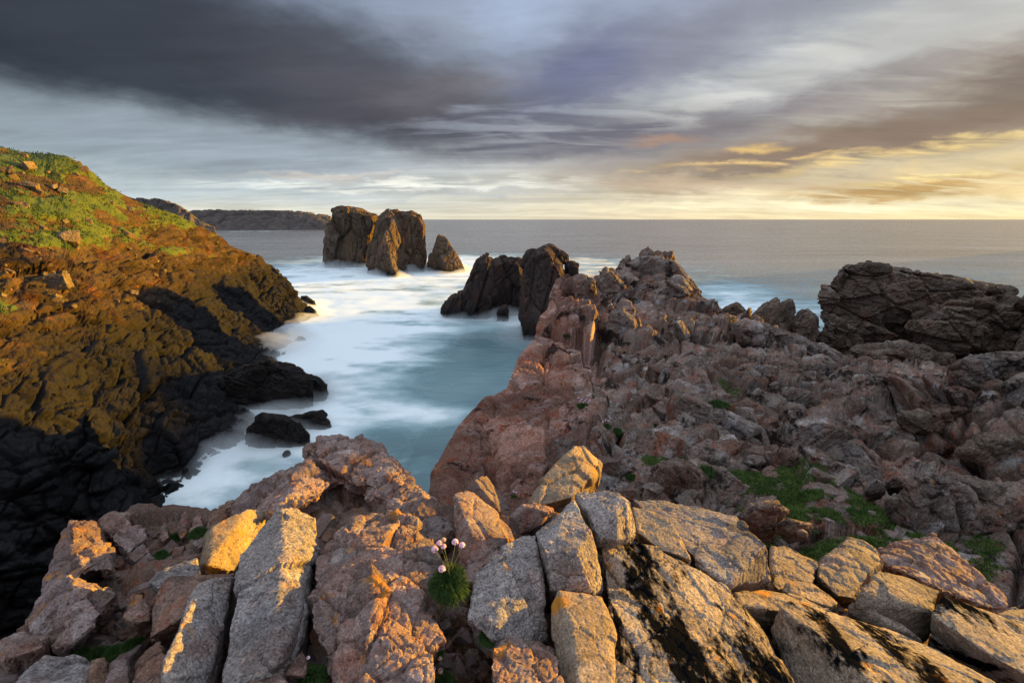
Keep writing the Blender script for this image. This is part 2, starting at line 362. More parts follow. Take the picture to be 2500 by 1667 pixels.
M['hill'] = rock_mat('hillside_rock', (0.105, 0.073, 0.047), (0.075, 0.055, 0.038), (0.03, 0.022, 0.015), s=0.22, grain=1.0, lichen=0.6, black=0.75, red=0.4, wet_and_shade=(-12.0, -7.5, 4.0), bumpd=0.25, grass=True)  # dark wet foot, raised to paint in the lower slope's shade too
M['hillstone'] = rock_mat('hillside_boulder', (0.26, 0.20, 0.14), (0.19, 0.135, 0.08), (0.10, 0.07, 0.04), s=0.35, grain=0.8, lichen=0.5, black=0.4, bumpd=0.1)
M['stack'] = rock_mat('stack_rock', (0.21, 0.15, 0.10), (0.14, 0.10, 0.075), (0.045, 0.035, 0.03), s=0.10, grain=1.0, lichen=0.5, black=0.6, red=0.35, pale=0.2, wet_and_shade=(-19.0, -15.5, 2.0), bumpd=0.5, streak=((0, 0, 0), (1.6, 1.6, 0.35)))
M['darkstack'] = rock_mat('dark_stack_rock', (0.115, 0.085, 0.075), (0.085, 0.066, 0.06), (0.03, 0.024, 0.022), s=0.2, grain=1.0, lichen=0.25, black=0.6, red=0.3, wet_and_shade=(-19.0, -14.5, 2.0), bumpd=0.25, streak=((0, R(25), 0), (1.6, 1.6, 0.35)))
M['wetrock'] = rock_mat('wet_black_rock', (0.035, 0.032, 0.032), (0.05, 0.042, 0.038), (0.012, 0.012, 0.012), s=0.4, grain=0.8, black=0.5, bumpd=0.12)
M['far'] = rock_mat('far_cliff_rock', (0.17, 0.14, 0.12), (0.13, 0.11, 0.10), (0.06, 0.05, 0.05), s=0.03, grain=0.9, black=0.4, bumpd=1.2, pale=0.2)
M['soil'] = rock_mat('ledge_rock', (0.17, 0.115, 0.09), (0.22, 0.16, 0.13), (0.05, 0.035, 0.03), s=1.6, grain=0.8, black=0.5, red=0.6, bumpd=0.02)
M['leaf'] = plain_mat('thrift_leaf', (0.022, 0.052, 0.010), (0.045, 0.085, 0.018), 14)
M['grass'] = plain_mat('gully_grass', (0.045, 0.085, 0.016), (0.085, 0.13, 0.028), 3)
M['turf'] = plain_mat('hill_turf', (0.036, 0.060, 0.008), (0.066, 0.085, 0.013), 0.6)
M['moss'] = plain_mat('dead_moss', (0.065, 0.035, 0.02), (0.11, 0.055, 0.028), 12)
M['petal'] = plain_mat('thrift_petal', (0.62, 0.36, 0.50), (0.72, 0.50, 0.62), 90, 0.7)
M['seed'] = plain_mat('faded_thrift', (0.42, 0.24, 0.18), (0.52, 0.34, 0.28), 90, 0.8)
M['stem'] = plain_mat('thrift_stem', (0.12, 0.15, 0.05), (0.16, 0.17, 0.07), 30)

# ------------------------------------------------------------------ terrain pieces: a surface fitted through surveyed points, sampled finer where it is seen larger
SOLID = []          # vertex clouds of everything that stands in the sea, for the foam
def rbf_fit(pts, c=0.035):
    P = np.array(pts, float); r = np.hypot(P[:, 0], P[:, 1]); A = np.stack([np.arctan2(P[:, 0], P[:, 1]), 0.8 * np.log(r)], 1); z = P[:, 2]
    n = len(P); D = np.sqrt(((A[:, None] - A[None]) ** 2).sum(-1) + c * c)
    K = np.zeros((n + 3, n + 3)); K[:n, :n] = D + np.eye(n) * -1e-4; K[:n, n] = 1; K[:n, n + 1:] = A; K[n, :n] = 1; K[n + 1:, :n] = A.T
    w = np.linalg.solve(K, np.concatenate([z, [0, 0, 0]]))
    def f(az, r):
        l = 0.8 * np.log(r); out = w[n] + w[n + 1] * az + w[n + 2] * l
        for i in range(n): out = out + w[i] * np.sqrt((az - A[i, 0]) ** 2 + (l - A[i, 1]) ** 2 + c * c)
        return out
    return f
def edged(f, edge, slopes, floors, rnd):
    """the fitted ground up to its brow, and a steep back behind it down to a floor"""
    E = sorted((math.atan2(p[0], p[1]), math.hypot(p[0], p[1])) for p in edge); ea = [e[0] for e in E]; er = [e[1] for e in E]
    col = lambda L: ([math.atan((p[0] - 1250) / FOC / 0.97) for p in L], [p[1] for p in L])
    sl, fo = col(slopes), col(floors)
    def g(az, r):
        az = az + 0 * r; re = np.interp(az, ea, er); z = f(az, np.minimum(r, re))
        o = np.maximum(r - re, 0); k = np.interp(az, *sl); fl_ = np.interp(az, *fo) - 0.16 * np.maximum(r - 40, 0) * (az > 0.35)
        q = k * (np.sqrt(o * o + rnd * rnd) - rnd)
        return np.where(o > 0, np.maximum(z - q, np.minimum(fl_, z)), z)
    return g
def polar_terrain(f, az0, az1, naz, r0, r1, nr, zmin=-20.5, k=0.22, M_=1400):
    az = np.linspace(az0, az1, naz)[:, None]; rr = np.exp(np.linspace(math.log(r0), math.log(r1), M_))[None]
    Z = np.maximum(f(az + 0 * rr, rr + 0 * az), zmin)
    psi = np.arctan2(Z, rr + 0 * az)
    ds = np.sqrt(np.diff(psi, axis=1) ** 2 + (k * np.diff(np.log(rr + 0 * az), axis=1)) ** 2 * 0.05)
    ds = np.where(Z[:, 1:] <= zmin + 0.01, ds * 0.15, ds)
    cdf = np.concatenate([np.zeros((naz, 1)), np.cumsum(ds, 1)], 1); cdf /= cdf[:, -1:]
    ker = np.ones(9) / 9; pad = np.pad(cdf, ((4, 4), (0, 0)), 'edge')
    cdf = sum(pad[i:i + naz] for i in range(9)) / 9
    q = np.linspace(0, 1, nr); lr = np.log(rr[0])
    RR = np.stack([np.exp(np.interp(q, cdf[i], lr)) for i in range(naz)])
    AZg = az + 0 * RR
    Zs = np.maximum(f(AZg, RR), zmin)
    return np.stack([RR * np.sin(AZg), RR * np.cos(AZg), Zs], -1)
def grid_normals(V):
    du = np.gradient(V, axis=0); dv = np.gradient(V, axis=1); n = np.cross(du, dv); n /= np.linalg.norm(n, axis=-1, keepdims=True) + 1e-12
    return np.where(n[..., 2:3] < 0, -n, n)
def blur_n(n, it):
    for _ in range(it):
        p = np.pad(n, ((1, 1), (1, 1), (0, 0)), 'edge')
        n = (p[:-2, 1:-1] + p[2:, 1:-1] + p[1:-1, :-2] + p[1:-1, 2:] + 2 * n) / 6
    return n / (np.linalg.norm(n, axis=-1, keepdims=True) + 1e-9)
def ids(pts): return [tuple(at(*p)) for p in pts]
def drop(pts, dr, z):        # hidden ground behind a skyline point
    out = []
    for p in pts:
        w = at(*p); h = math.hypot(w[0], w[1]); s = (h + dr) / h
        out.append((w[0] * s, w[1] * s, z if z < -1e-6 and z > -90 else w[2]))
    return out
GRIDF = lambda V: grid_faces(V.shape[0], V.shape[1])

# --- the hillside across the inlet
hs_sky = [(-420, 250, 50), (-200, 300, 52), (0, 360, 55), (65, 374, 57), (166, 385, 60), (210, 409, 60), (253, 445, 62), (307, 476, 64), (347, 495, 66), (434, 530, 70), (506, 557, 75), (542, 579, 78), (615, 618, 83), (654, 640, 87), (680, 662, 89), (700, 690, 91), (726, 735, 95)]
hs_in = [(0, 1560, 11.5), (0, 1400, 15), (0, 1300, 17), (0, 1100, 20), (0, 950, 23), (0, 800, 27.5), (0, 650, 34), (0, 500, 43), (-420, 1300, 12), (-420, 900, 18), (-420, 600, 30), (-420, 400, 42), (-200, 1600, 9),
    (150, 500, 49), (150, 650, 38), (150, 800, 32), (150, 950, 26.5), (150, 1060, 23.5), (150, 1200, 19.5), (150, 1350, 16.5), (300, 560, 56), (300, 680, 47), (300, 800, 38), (300, 880, 34), (300, 950, 32), (300, 1000, 30), (300, 1080, 27), (290, 1200, 22), (280, 1300, 19.5),
    (430, 600, 64), (430, 700, 54), (430, 800, 45), (430, 870, 41.5), (430, 930, 38.5), (430, 980, 35.5), (430, 1080, 30), (370, 1150, 27),
    (520, 640, 70), (520, 720, 62), (520, 800, 54), (520, 860, 48), (520, 930, 42), (550, 985, 38.5), (540, 1060, 34), (585, 690, 73), (590, 760, 66), (590, 830, 58), (600, 880, 52), (640, 730, 78), (640, 800, 67), (650, 860, 58.5), (690, 780, 77), (690, 835, 66.5)]
hs_shore = [(738, 745), (735, 790), (738, 830), (690, 885), (640, 905), (610, 1000), (592, 1085), (500, 1120), (392, 1185), (372, 1262), (330, 1330), (200, 1480), (60, 1660)]
pts = ids(hs_sky + hs_in)
pts += [tuple(at(a, b, -18.0)) for a, b in hs_shore]
for a, b in hs_shore:                                             # sea bed off the shore
    w = at(a, b, -18.0); pts.append((w[0] + 3.5, w[1] - 0.5, -21.0)); pts.append((w[0] + 12, w[1], -22))
pts += [(-30, 112, -21), (-20, 90, -22)]
fh = edged(rbf_fit(pts, 0.012), ids(hs_sky + [(735, 745, 99)]), [(-420, 0.25), (210, 0.35), (330, 0.8), (600, 1.2), (735, 2.5)], [(-420, -22), (735, -22)], 1.5)
V = polar_terrain(fh, R(-66), R(-22), 640, 9, 150, 680)
N = blur_n(grid_normals(V), 6); Pf = V.reshape(-1, 3); Nf = N.reshape(-1, 3)
upz = Nf[:, 2]
w_ = np.clip((Pf[:, 2] + 20.3) / 1.0, 0, 1)
strata = (R(2), R(-4), R(-12))
d = 1.15 * fract(Pf, 4.4, 11, (1.0, 2.6, 0.5), strata, 1.0, 0.9, 0.4, 0.05, 0.06); tone = 0.5 * TONE
d += 0.62 * fract(Pf, 1.7, 12, (0.9, 2.3, 0.55), strata, 1.2, 0.9, 0.7, 0.06, 0.06); tone += 0.7 * TONE
d += 0.28 * fract(Pf, 0.75, 13, (0.9, 2.0, 0.7), strata, 1.3, 0.9, 0.6, 0.08, 0.06); tone += 0.5 * TONE
d += 0.13 * fract(Pf, 0.36, 15, (0.9, 1.7, 0.8), strata, 1.3, 0.9, 0.5, 0.1, 0.06)
db = 1.0 * fract(Pf, 3.6, 16, (1.1, 1.2, 0.8), (R(5), R(12), R(20)), 1.2, 0.9, 0.6, 0.05, 0.05); tb = 0.7 * TONE
db += 0.5 * fract(Pf, 1.3, 17, (1.0, 1.1, 0.8), (R(5), R(12), R(20)), 1.3, 0.9, 0.8, 0.06, 0.05); tb += 0.7 * TONE
db += 0.2 * fract(Pf, 0.5, 18, (1.0, 1.1, 0.8), (R(5), R(12), R(20)), 1.3, 0.9, 0.6, 0.08, 0.05)
wb = np.clip((-6.5 - Pf[:, 2]) / 3.0, 0, 1); d = d * (1 - wb) + db * wb; tone = tone * (1 - wb) + tb * wb
d += 0.06 * fbm(Pf / 0.5, 3, 14)
gn = fbm(Pf / np.array([6.0, 7.0, 2.0]), 6, 21, 0.68)
zrel = Pf[:, 2] - (-6.5 + 2.6 * fbm(Pf / 14, 2, 22))
gr = np.clip(zrel / 6.0, -1, 1) * 0.55 + gn * 0.95 + 0.02
gr = np.where(Pf[:, 2] < -9, gr - 0.5, gr)
soft = np.clip((gr - 0.1) / 0.35, 0, 1)
d = d * (0.75 - 0.52 * soft) * w_ * np.clip(0.55 + 0.6 * np.clip(-(Pf[:, 2] - 2) / 10, 0, 1), 0, 1.1)
# keep the fitted skyline where the near edge of the hill meets the sky
Ph = Pf + Nf * d[:, None]
me = mesh_np('hillside', Ph, GRIDF(V)); fattr(me, 'grass', gr); fattr(me, 'tone', tone)
hill = tag(put('hillside', me, M['hill']), 'steep hillside with green turf over brown rock, falling to the inlet', kind='structure')
SOLID.append(Ph)
HV = Ph.reshape(V.shape)[::2, ::2]
hill_bvh = BVHTree.FromPolygons(HV.reshape(-1, 3).tolist(), grid_faces(*HV.shape[:2]).tolist())
# turf: a thick uneven mat over the patches
gt = gr.reshape(V.shape[:2]); Gp = Ph.reshape(V.shape)
lift = np.clip((gt - 0.47) / 0.12, -1.0, 1.0) * 0.20 + 0.10 * fbm(Pf / 0.8, 3, 31).reshape(gt.shape) + 0.05 * vnoise(Pf / 0.25, 33).reshape(gt.shape)
Tv = Gp.copy(); Tv[..., 2] += lift
Fq = GRIDF(V); keep = (gt.ravel()[Fq].max(1) > 0.42)
Fk = Fq[keep]; used, inv = np.unique(Fk, return_inverse=True)
tag(put('grass', mesh_np('hill_turf', Tv.reshape(-1, 3)[used], inv.reshape(Fk.shape), True), M['turf']), 'green turf in patches across the upper hillside', kind='stuff')
Tu = Tv.reshape(-1, 3)[used]; q_ = np.random.RandomState(12); Tc = Tu[q_.randint(0, len(Tu), 70000)] + q_.normal(0, 0.12, (70000, 3)) * np.array([1, 1, 0.15])
Tc = Tc[fbm(Tc / 1.1, 3, 34) > -0.1]
TUFTS = Tc

# --- the pink headland, the gully and the wall on the right
hd_sky = [(1048, 1190, 9.5), (1052, 1155, 10.4), (1078, 1110, 11.8), (1112, 1050, 13.4), (1148, 1005, 14.8), (1184, 968, 16), (1211, 962, 16.8), (1238, 944, 17.6), (1252, 905, 19), (1268, 868, 20.6), (1303, 828, 22.8), (1322, 772, 25.2), (1338, 757, 26.2), (1345, 720, 28), (1358, 682, 30.5)]
hd_top = [(1400, 665, 31.5), (1440, 665, 32), (1470, 648, 33), (1500, 655, 34), (1520, 632, 36), (1560, 624, 37), (1590, 628, 37), (1620, 624, 37.5), (1645, 634, 37.5), (1665, 645, 37), (1690, 672, 36.5), (1712, 716, 35.5), (1745, 735, 34.5), (1800, 760, 32.5), (1850, 785, 30.5), (1900, 802, 29), (1950, 815, 27.5), (1985, 845, 26), (2035, 880, 24), (2080, 900, 22), (2105, 890, 21), (2140, 915, 20), (2170, 945, 19)]
hd_right = [(2205, 940, 17.5), (2230, 928, 17), (2290, 918, 16), (2335, 880, 15), (2400, 866, 14.3), (2460, 862, 13.8), (2560, 858, 13.3), (2760, 840, 12.5), (3000, 820, 12)]
hd_in = [(1500, 760, 27.5), (1420, 760, 26.5), (1600, 720, 33), (1600, 800, 26), (1500, 850, 21.5), (1500, 930, 17.8), (1400, 880, 20), (1400, 1000, 14.3), (1320, 900, 19), (1300, 1000, 14.6), (1230, 1040, 13), (1300, 1100, 10.7), (1200, 1150, 9.7), (1350, 1190, 8), (1500, 1040, 13), (1500, 1120, 10), (1500, 1200, 7.6), (1600, 1000, 14), (1700, 900, 18.6), (1700, 820, 24), (1700, 1000, 14.2), (1850, 900, 20.2), (1850, 980, 16), (1950, 930, 20), (1950, 1000, 15.6), (2000, 1060, 13.2), (1700, 1080, 11), (1700, 1160, 9), (1600, 1200, 7.6), (1850, 1100, 10.8), (1850, 1180, 8.6), (2000, 1150, 9.6), (2050, 1230, 7.6), (2000, 1320, 5.9),
    (2100, 1000, 16), (2150, 1080, 12.5), (2230, 1000, 15.6), (2230, 1100, 12.2), (2350, 960, 13.6), (2350, 1060, 12.2), (2350, 1130, 11.6), (2480, 980, 12.6), (2480, 1100, 11), (2150, 1200, 8.8), (2300, 1250, 8.6), (2450, 1250, 8.4), (2450, 1350, 6.6), (2250, 1380, 5.4), (2700, 1100, 9.5), (2700, 1300, 7), (3000, 1100, 8.5),
    (1350, 1300, 6.4), (1600, 1300, 5.8), (1200, 1250, 7.6), (1850, 1300, 5.9), (1700, 1380, 5.0), (2100, 1450, 4.6), (2500, 1500, 4.6), (1500, 1500, 4.4)]
pts = ids(hd_sky + hd_top + hd_right + hd_in) + [(14, 3, -4.2), (20, 10, -5), (26, 14, -5), (0, 3.5, -5.0)]
fd = edged(rbf_fit(pts, 0.012), ids([(1000, 1230, 8.0), (1040, 1205, 9.0)] + hd_sky + hd_top + hd_right), [(1000, 8), (1300, 5), (1420, 1.6), (1650, 1.2), (1720, 1.6), (2200, 2.2), (3000, 1.2)], [(1000, -22), (1640, -22), (1740, -13), (1850, -11), (2100, -10.2), (2600, -9.5)], 0.6)
V = polar_terrain(fd, R(-14), R(62), 800, 3.2, 75, 640, zmin=-21)
N = blur_n(grid_normals(V), 5); Pf = V.reshape(-1, 3); Nf = N.reshape(-1, 3)
rr_ = np.hypot(Pf[:, 0], Pf[:, 1]); az_ = np.arctan2(Pf[:, 0], Pf[:, 1])
rw = np.clip((az_ - R(36)) / R(6), 0, 1) * np.clip((26 - rr_) / 6, 0, 1)       # the bedded wall on the right
left = np.clip((R(11) - az_) / R(5), 0, 1) * np.clip((25 - rr_) / 5, 0, 1)
brow = np.clip((az_ - np.interp(rr_, [9.5, 13, 17, 20, 25, 31], [R(-10.2), R(-7), R(-2), R(0.3), R(3.8), R(5.5)])) / R(2.5), 0.12, 1)  # the brow over the water stays as surveyed      # the smooth whaleback on the left
dip = (R(20), R(32), R(10))
rough_ = 1 - 0.7 * left
d = rough_ * 0.95 * fract(Pf, 4.2, 41, (1.2, 1.3, 0.9), dip, 1.4, 0.9, 0.5, 0.04, 0.08, (-0.35, 0.2, 0)); tone = 0.5 * TONE
d += rough_ * 0.55 * fract(Pf, 1.7, 42, (1.1, 1.5, 0.9), dip, 1.5, 0.7, 0.8, 0.05, 0.06, (-0.25, 0.15, 0)); tone += 0.7 * TONE
d += rough_ * 0.20 * fract(Pf, 0.66, 43, (1.1, 1.5, 0.9), dip, 1.5, 0.6, 0.7, 0.06, 0.06, (-0.35, 0.2, 0)); tone += 0.45 * TONE
d += (0.35 + 0.65 * rough_) * 0.055 * fract(Pf, 0.26, 44, (1, 1, 1.2), dip, 1.2, 0.8, 0.5, 0.1)
d += rw * 0.6 * fract(Pf, 1.9, 45, (2.6, 2.2, 0.45), (R(5), R(-6), 0), 0.5, 1.2, 0.6, 0.08, 0.1)
d += 0.03 * fbm(Pf / 0.3, 4, 46)
d += left * (0.22 * fract(Pf, 2.2, 47, (1.6, 1.6, 1), dip, 0.5, 0.3, 0.6, 0.035) + 0.08 * fract(Pf, 0.8, 50, (0.7, 1.3, 1.8), dip, 0.7, 0.4, 0.5, 0.06) + 0.25 * fbm(Pf / 2.2, 3, 48))
gmask = np.exp(-(((Pf[:, 0] - 6.2) / 2.2) ** 2 + ((Pf[:, 1] - 7.3) / 1.8) ** 2)) + 0.55 * np.exp(-(((Pf[:, 0] - 3.9) / 1.0) ** 2 + ((Pf[:, 1] - 9.6) / 0.8) ** 2)) + 0.5 * np.exp(-(((Pf[:, 0] - 8.0) / 0.8) ** 2 + ((Pf[:, 1] - 16) / 1.2) ** 2))
gmask = gmask + 0.30 * fbm(Pf / 1.3, 4, 49)
d *= brow * (1 - 0.8 * np.clip(gmask * 1.3, 0, 1)) * np.clip((Pf[:, 2] + 20.8) / 1.0, 0.05, 1) * np.clip(rr_ / 9, 0.35, 1)
Pd = Pf + Nf * d[:, None]
me = mesh_np('headland', Pd, GRIDF(V)); fattr(me, 'grass', gmask); fattr(me, 'tone', tone); fattr(me, 'rosy', np.clip((R(14) - az_) / R(9), 0, 1))
headland = tag(put('headland', me, M['headland']), 'pink and brown gneiss headland with its rubble gully and bedded wall', kind='structure')
SOLID.append(Pd)
HV = Pd.reshape(V.shape)[::2, ::2]
head_bvh = BVHTree.FromPolygons(HV.reshape(-1, 3).tolist(), grid_faces(*HV.shape[:2]).tolist())
HEADP, HEADN, HEADG = Pd, Nf, gmask

# --- the ledge the camera stands on
lp = []
for x in np.linspace(-6, 8, 15):
    for y, z in ((-4, -1.9), (-1, -1.75), (0.5, -1.72), (1.2, -1.74), (1.9, -1.95), (2.6, -2.35)):
        zz = z - 0.10 * max(0, x - 0.8) - 0.28 * max(0, -x - 0.9) - (0.5 * max(0, -x - 1.8) ** 1.6)
        lp.append((x, y, zz))
def fl(x, y):
    z = -1.80 - 0.26 * np.maximum(x - 0.25, 0) - 0.03 * np.maximum(-x - 0.8, 0) - 1.6 * np.maximum(-x - 2.30 - 0.30 * np.clip(y - 1.5, 0, 1.2), 0) ** 1.3
    z = z - 0.10 * np.maximum(y - 1.2, 0) - 1.8 * np.maximum(y - 2.85 + 0.3 * np.clip((x - 0.6) / 0.8, 0, 1), 0) ** 1.3
    return np.maximum(z, -21)
gx, gy = np.meshgrid(np.linspace(-7, 7, 420), np.concatenate([np.linspace(-5, 0.3, 50), np.linspace(0.32, 4.2, 260), np.linspace(4.25, 9, 60)]), indexing='ij')
V = np.stack([gx, gy, fl(gx, gy)], -1); Pf = V.reshape(-1, 3); Nf = blur_n(grid_normals(V), 8).reshape(-1, 3)
d = 0.11 * fract(Pf, 0.5, 61, (1, 1.3, 1), (0, 0, R(-15)), 1.0, 0.9, 0.5) + 0.05 * fract(Pf, 0.17, 62, (1, 1, 1), (0, 0, 0), 1.0, 1.0, 0.4) + 0.018 * fract(Pf, 0.06, 63) + 0.03 * fbm(Pf / 0.12, 4, 64)
Pl = Pf + Nf * d[:, None]
me = mesh_np('rock_ledge', Pl, GRIDF(V))
tag(put('rock_ledge', me, M['soil']), 'rubbly red-brown ledge under the boulders at the top of the cliff', kind='structure')
ledge_bvh = BVHTree.FromPolygons(Pl.tolist(), GRIDF(V).tolist())

# --- far cliffs along the coast
def far_cliff(name, prof, y0, depth, label, seed, disp):
    """prof: (px, py) skyline from left to right; the cliff falls to the sea in front of it and keeps level behind"""
    xs = []; zs = []
    for px, py in prof:
        w = at(px, py, y0); xs.append(w[0]); zs.append(w[2])
    nu, nv = 300, 70
    X = np.linspace(xs[0], xs[-1], nu); top = np.interp(X, xs, zs)
    V = np.zeros((nu, nv, 3)); t = np.linspace(0, 1, nv)
    for j, tt in enumerate(t):
        if tt < 0.6:
            s = tt / 0.6; z = SEA - 3 + (top - SEA + 3) * s ** 0.8; y = y0 - depth * 0.35 * (1 - s) ** 1.2
        else:
            s = (tt - 0.6) / 0.4; z = top - 0.25 * (top - SEA) * s ** 2; y = y0 + depth * s
        V[:, j, 0] = X * (y / y0); V[:, j, 1] = y; V[:, j, 2] = z
    N = blur_n(grid_normals(V), 4); Pf = V.reshape(-1, 3)
    d = disp * (fract(Pf, disp * 7, seed, (1, 1, 1.6)) + 0.5 * fract(Pf, disp * 2.5, seed + 1, (1, 1, 1.5)) + 0.3 * fbm(Pf / (disp * 2), 4, seed + 2))
    d = d * np.clip((V.reshape(-1, 3)[:, 2] - SEA + 4) / 8, 0, 1)
    Pq = Pf + N.reshape(-1, 3) * d[:, None] * 0.8
    tag(put(name, mesh_np(name, Pq, grid_faces(nu, nv)), M['far']), label, kind='structure')
far_cliff('far_headland', [(420, 535), (470, 514), (520, 514), (620, 514), (690, 515), (730, 514), (780, 523), (806, 529), (825, 548)], 900, 260, 'long level cliff on the far side of the bay', 71, 7.0)
far_cliff('brown_headland', [(280, 470), (335, 484), (390, 484), (430, 495), (460, 513), (478, 530), (500, 546), (525, 556)], 260, 60, 'brown rounded cliff top showing behind the hillside', 75, 2.6)

# unseen landmass added to keep the low sun off the cove's water
cx_, cy_ = np.linspace(-1, 1, 160), np.linspace(-1, 1, 90)
CU, CV = np.meshgrid(cx_, cy_, indexing='ij')
prof = np.clip((1 - np.abs(CU) ** 3) * 1.6, 0, 1) * np.clip((1 - np.abs(CV)) * 2.2, 0, 1) ** 0.6
V = np.stack([418 + CV * 28 + CU * 30, 292 + CU * 52, np.zeros_like(CU)], -1); Pc = V.reshape(-1, 3)
V[..., 2] = SEA - 3 + prof * (38.0 + (3.5 * fbm(Pc / 25, 3, 301) + 2.0 * fbm(Pc / 8, 4, 302)).reshape(CU.shape))
Nc = blur_n(grid_normals(V), 2).reshape(-1, 3); Pc = V.reshape(-1, 3)
Pc = Pc + Nc * (1.6 * fract(Pc, 9, 303) + 0.7 * fract(Pc, 3.5, 304))[:, None]
tag(put('shade_landmass', mesh_np('shade_landmass', Pc, grid_faces(160, 90)), M['far']), 'unseen landmass added to shade the cove water', kind='structure')

# ------------------------------------------------------------------ rocks: hull of surveyed corners, remeshed fine and broken up
def hull_bm(bm, P):
    vs = [bm.verts.new(Vector(p)) for p in P]
    r = bmesh.ops.convex_hull(bm, input=vs, use_existing_faces=False)
    junk = [g for g in r['geom_interior'] if isinstance(g, bmesh.types.BMVert)] + [g for g in r['geom_unused'] if isinstance(g, bmesh.types.BMVert)]
    bmesh.ops.delete(bm, geom=list({v for v in junk if v.is_valid}), context='VERTS')
def hull_points(pts, base=None, front=0.0, back=0.3, shrink_f=0.72, shrink_b=0.85, sink=0.0):
    """visible corners (px, py[, depth]); the body goes on behind them, away from the camera and down into the ground"""
    pts = [p if len(p) > 2 else (p[0], p[1], base) for p in pts]
    P = [at(*p) for p in pts]; c = sum(P) / len(P); out = list(P)
    for p in P:
        q = c + (p - c) * shrink_b; h = math.hypot(q[0], q[1]); b = q * (1 + back / h)
        out.append(b)
        if sink: out.append(np.array([b[0], b[1], b[2] - sink]))
        if front:
            q = c + (p - c) * shrink_f; h = math.hypot(q[0], q[1]); out.append(q * (1 - front / h))
    return out
def remesh(hulls, voxel, smooth=2):
    bm = bmesh.new()
    for P in hulls:
        b2 = bmesh.new(); hull_bm(b2, P); t = bpy.data.meshes.new('t'); b2.to_mesh(t); b2.free(); bm.from_mesh(t); bpy.data.meshes.remove(t)
    bmesh.ops.recalc_face_normals(bm, faces=bm.faces)
    me = bpy.data.meshes.new('t'); bm.to_mesh(me); bm.free()
    o = bpy.data.objects.new('t', me); COL.objects.link(o)
    m = o.modifiers.new('r', 'REMESH'); m.mode = 'VOXEL'; m.voxel_size = voxel; m.adaptivity = 0
    if smooth:
        s = o.modifiers.new('s', 'SMOOTH'); s.iterations = smooth; s.factor = 0.5
    dg = bpy.context.evaluated_depsgraph_get(); ev = o.evaluated_get(dg); me2 = bpy.data.meshes.new_from_object(ev)
    bpy.data.objects.remove(o); bpy.data.meshes.remove(me)
    return me2
def vget(me):
    a = np.empty(len(me.vertices) * 3, np.float32); me.vertices.foreach_get('co', a); return a.reshape(-1, 3).astype(np.float64)
def nget(me):
    a = np.empty(len(me.vertices) * 3, np.float32); me.vertex_normals.foreach_get('vector', a); return a.reshape(-1, 3).astype(np.float64)
SEED = [100]
def rock(name, label, cat, hulls, mat, voxel, size, amp=1.0, group=None, smooth=1, stretch=(1, 1, 1), rot=None, crackamp=0.4, solid=False, shade_smooth=False):
    """size: rough size of the rock in metres, sets the scale of its fractures"""
    SEED[0] += 7; sd_ = SEED[0]
    me = remesh(hulls, voxel, smooth); P = vget(me); N = nget(me)
    rt = rot if rot else (0.3, 0.2 + 0.1 * (sd_ % 5), 0.3 * (sd_ % 7))
    d = 0.080 * fract(P, size * 0.55, sd_, stretch, rt, 1.1, 0.7, crackamp, 0.05, 0.12); tone = 0.6 * TONE
    d += 0.032 * fract(P, size * 0.20, sd_ + 1, stretch, rt, 1.2, 0.8, crackamp, 0.07, 0.15); tone += 0.4 * TONE
    d += 0.011 * fract(P, size * 0.07, sd_ + 2, stretch, rt, 1.2, 0.9, 0.4, 0.1) + 0.005 * fbm(P / (size * 0.05), 4, sd_ + 3, 0.6)
    d *= amp * size
    P = P + N * d[:, None]
    if solid: SOLID.append(P)
    # origin at the middle of the base
    b = np.array([P[:, 0].mean(), P[:, 1].mean(), P[:, 2].min()])
    me.vertices.foreach_set('co', (P - b).astype(np.float32).ravel()); me.name = name; me.update()
    me.polygons.foreach_set('use_smooth', np.full(len(me.polygons), shade_smooth)); fattr(me, 'tone', tone * min(1.0, amp + 0.2))
    return tag(put(name, me, mat, None, Vector(b)), label, cat, group)

# --- sea stacks and skerries
def H(pts, base, **k): return hull_points(pts, base, **k)
def sink_sea(hs):       # run a stack's foot down into the sea
    for h in hs:
        low = [p for p in h if p[2] < SEA + 4]
        h += [np.array([p[0], p[1], SEA - 2.0]) for p in low]
    return hs
rock('sea_stack', 'broad dark blocky stack with a craggy flat top, behind the golden one', 'sea stack', sink_sea([
    H([(812, 530), (812, 512), (830, 503), (870, 505), (905, 520), (918, 526), (915, 560), (905, 610), (890, 655), (835, 655), (822, 600)], 184, front=7, back=18, shrink_f=0.8),
    H([(789, 652), (791, 590), (800, 548), (812, 536), (828, 560), (840, 655)], 180, front=4, back=14, shrink_f=0.8),
    H([(820, 655), (825, 540), (870, 512), (905, 530), (885, 655)], 182, front=4, back=12, shrink_f=0.85),
    H([(880, 540), (905, 522), (922, 530), (922, 660), (880, 655)], 186, front=4, back=12)]), M['stack'], 0.34, 15, 1.4, stretch=(0.8, 0.8, 1.7), rot=(0, 0, 0.4), solid=True, group='stacks standing in the bay')
rock('sea_stack', 'golden stack with two rounded heads and a sunlit flank', 'sea stack', sink_sea([
    H([(893, 675, 156), (895, 650, 157), (905, 600, 159), (920, 560, 160), (926, 528, 161), (945, 513, 161), (968, 509, 162), (985, 515, 166), (988, 535, 168), (988, 600, 168), (1004, 660, 164), (1000, 678, 160), (965, 645, 148), (940, 575, 151), (950, 620, 147), (965, 682, 146)], 155, back=18),
    H([(975, 530), (985, 520), (1005, 513), (1025, 521), (1038, 550), (1036, 600), (1037, 660), (1015, 668), (970, 660)], 165, front=4, back=16, shrink_f=0.85)]), M['stack'], 0.29, 13, 1.3, stretch=(0.9, 0.9, 1.6), rot=(0.1, 0.1, 0.9), solid=True, group='stacks standing in the bay')
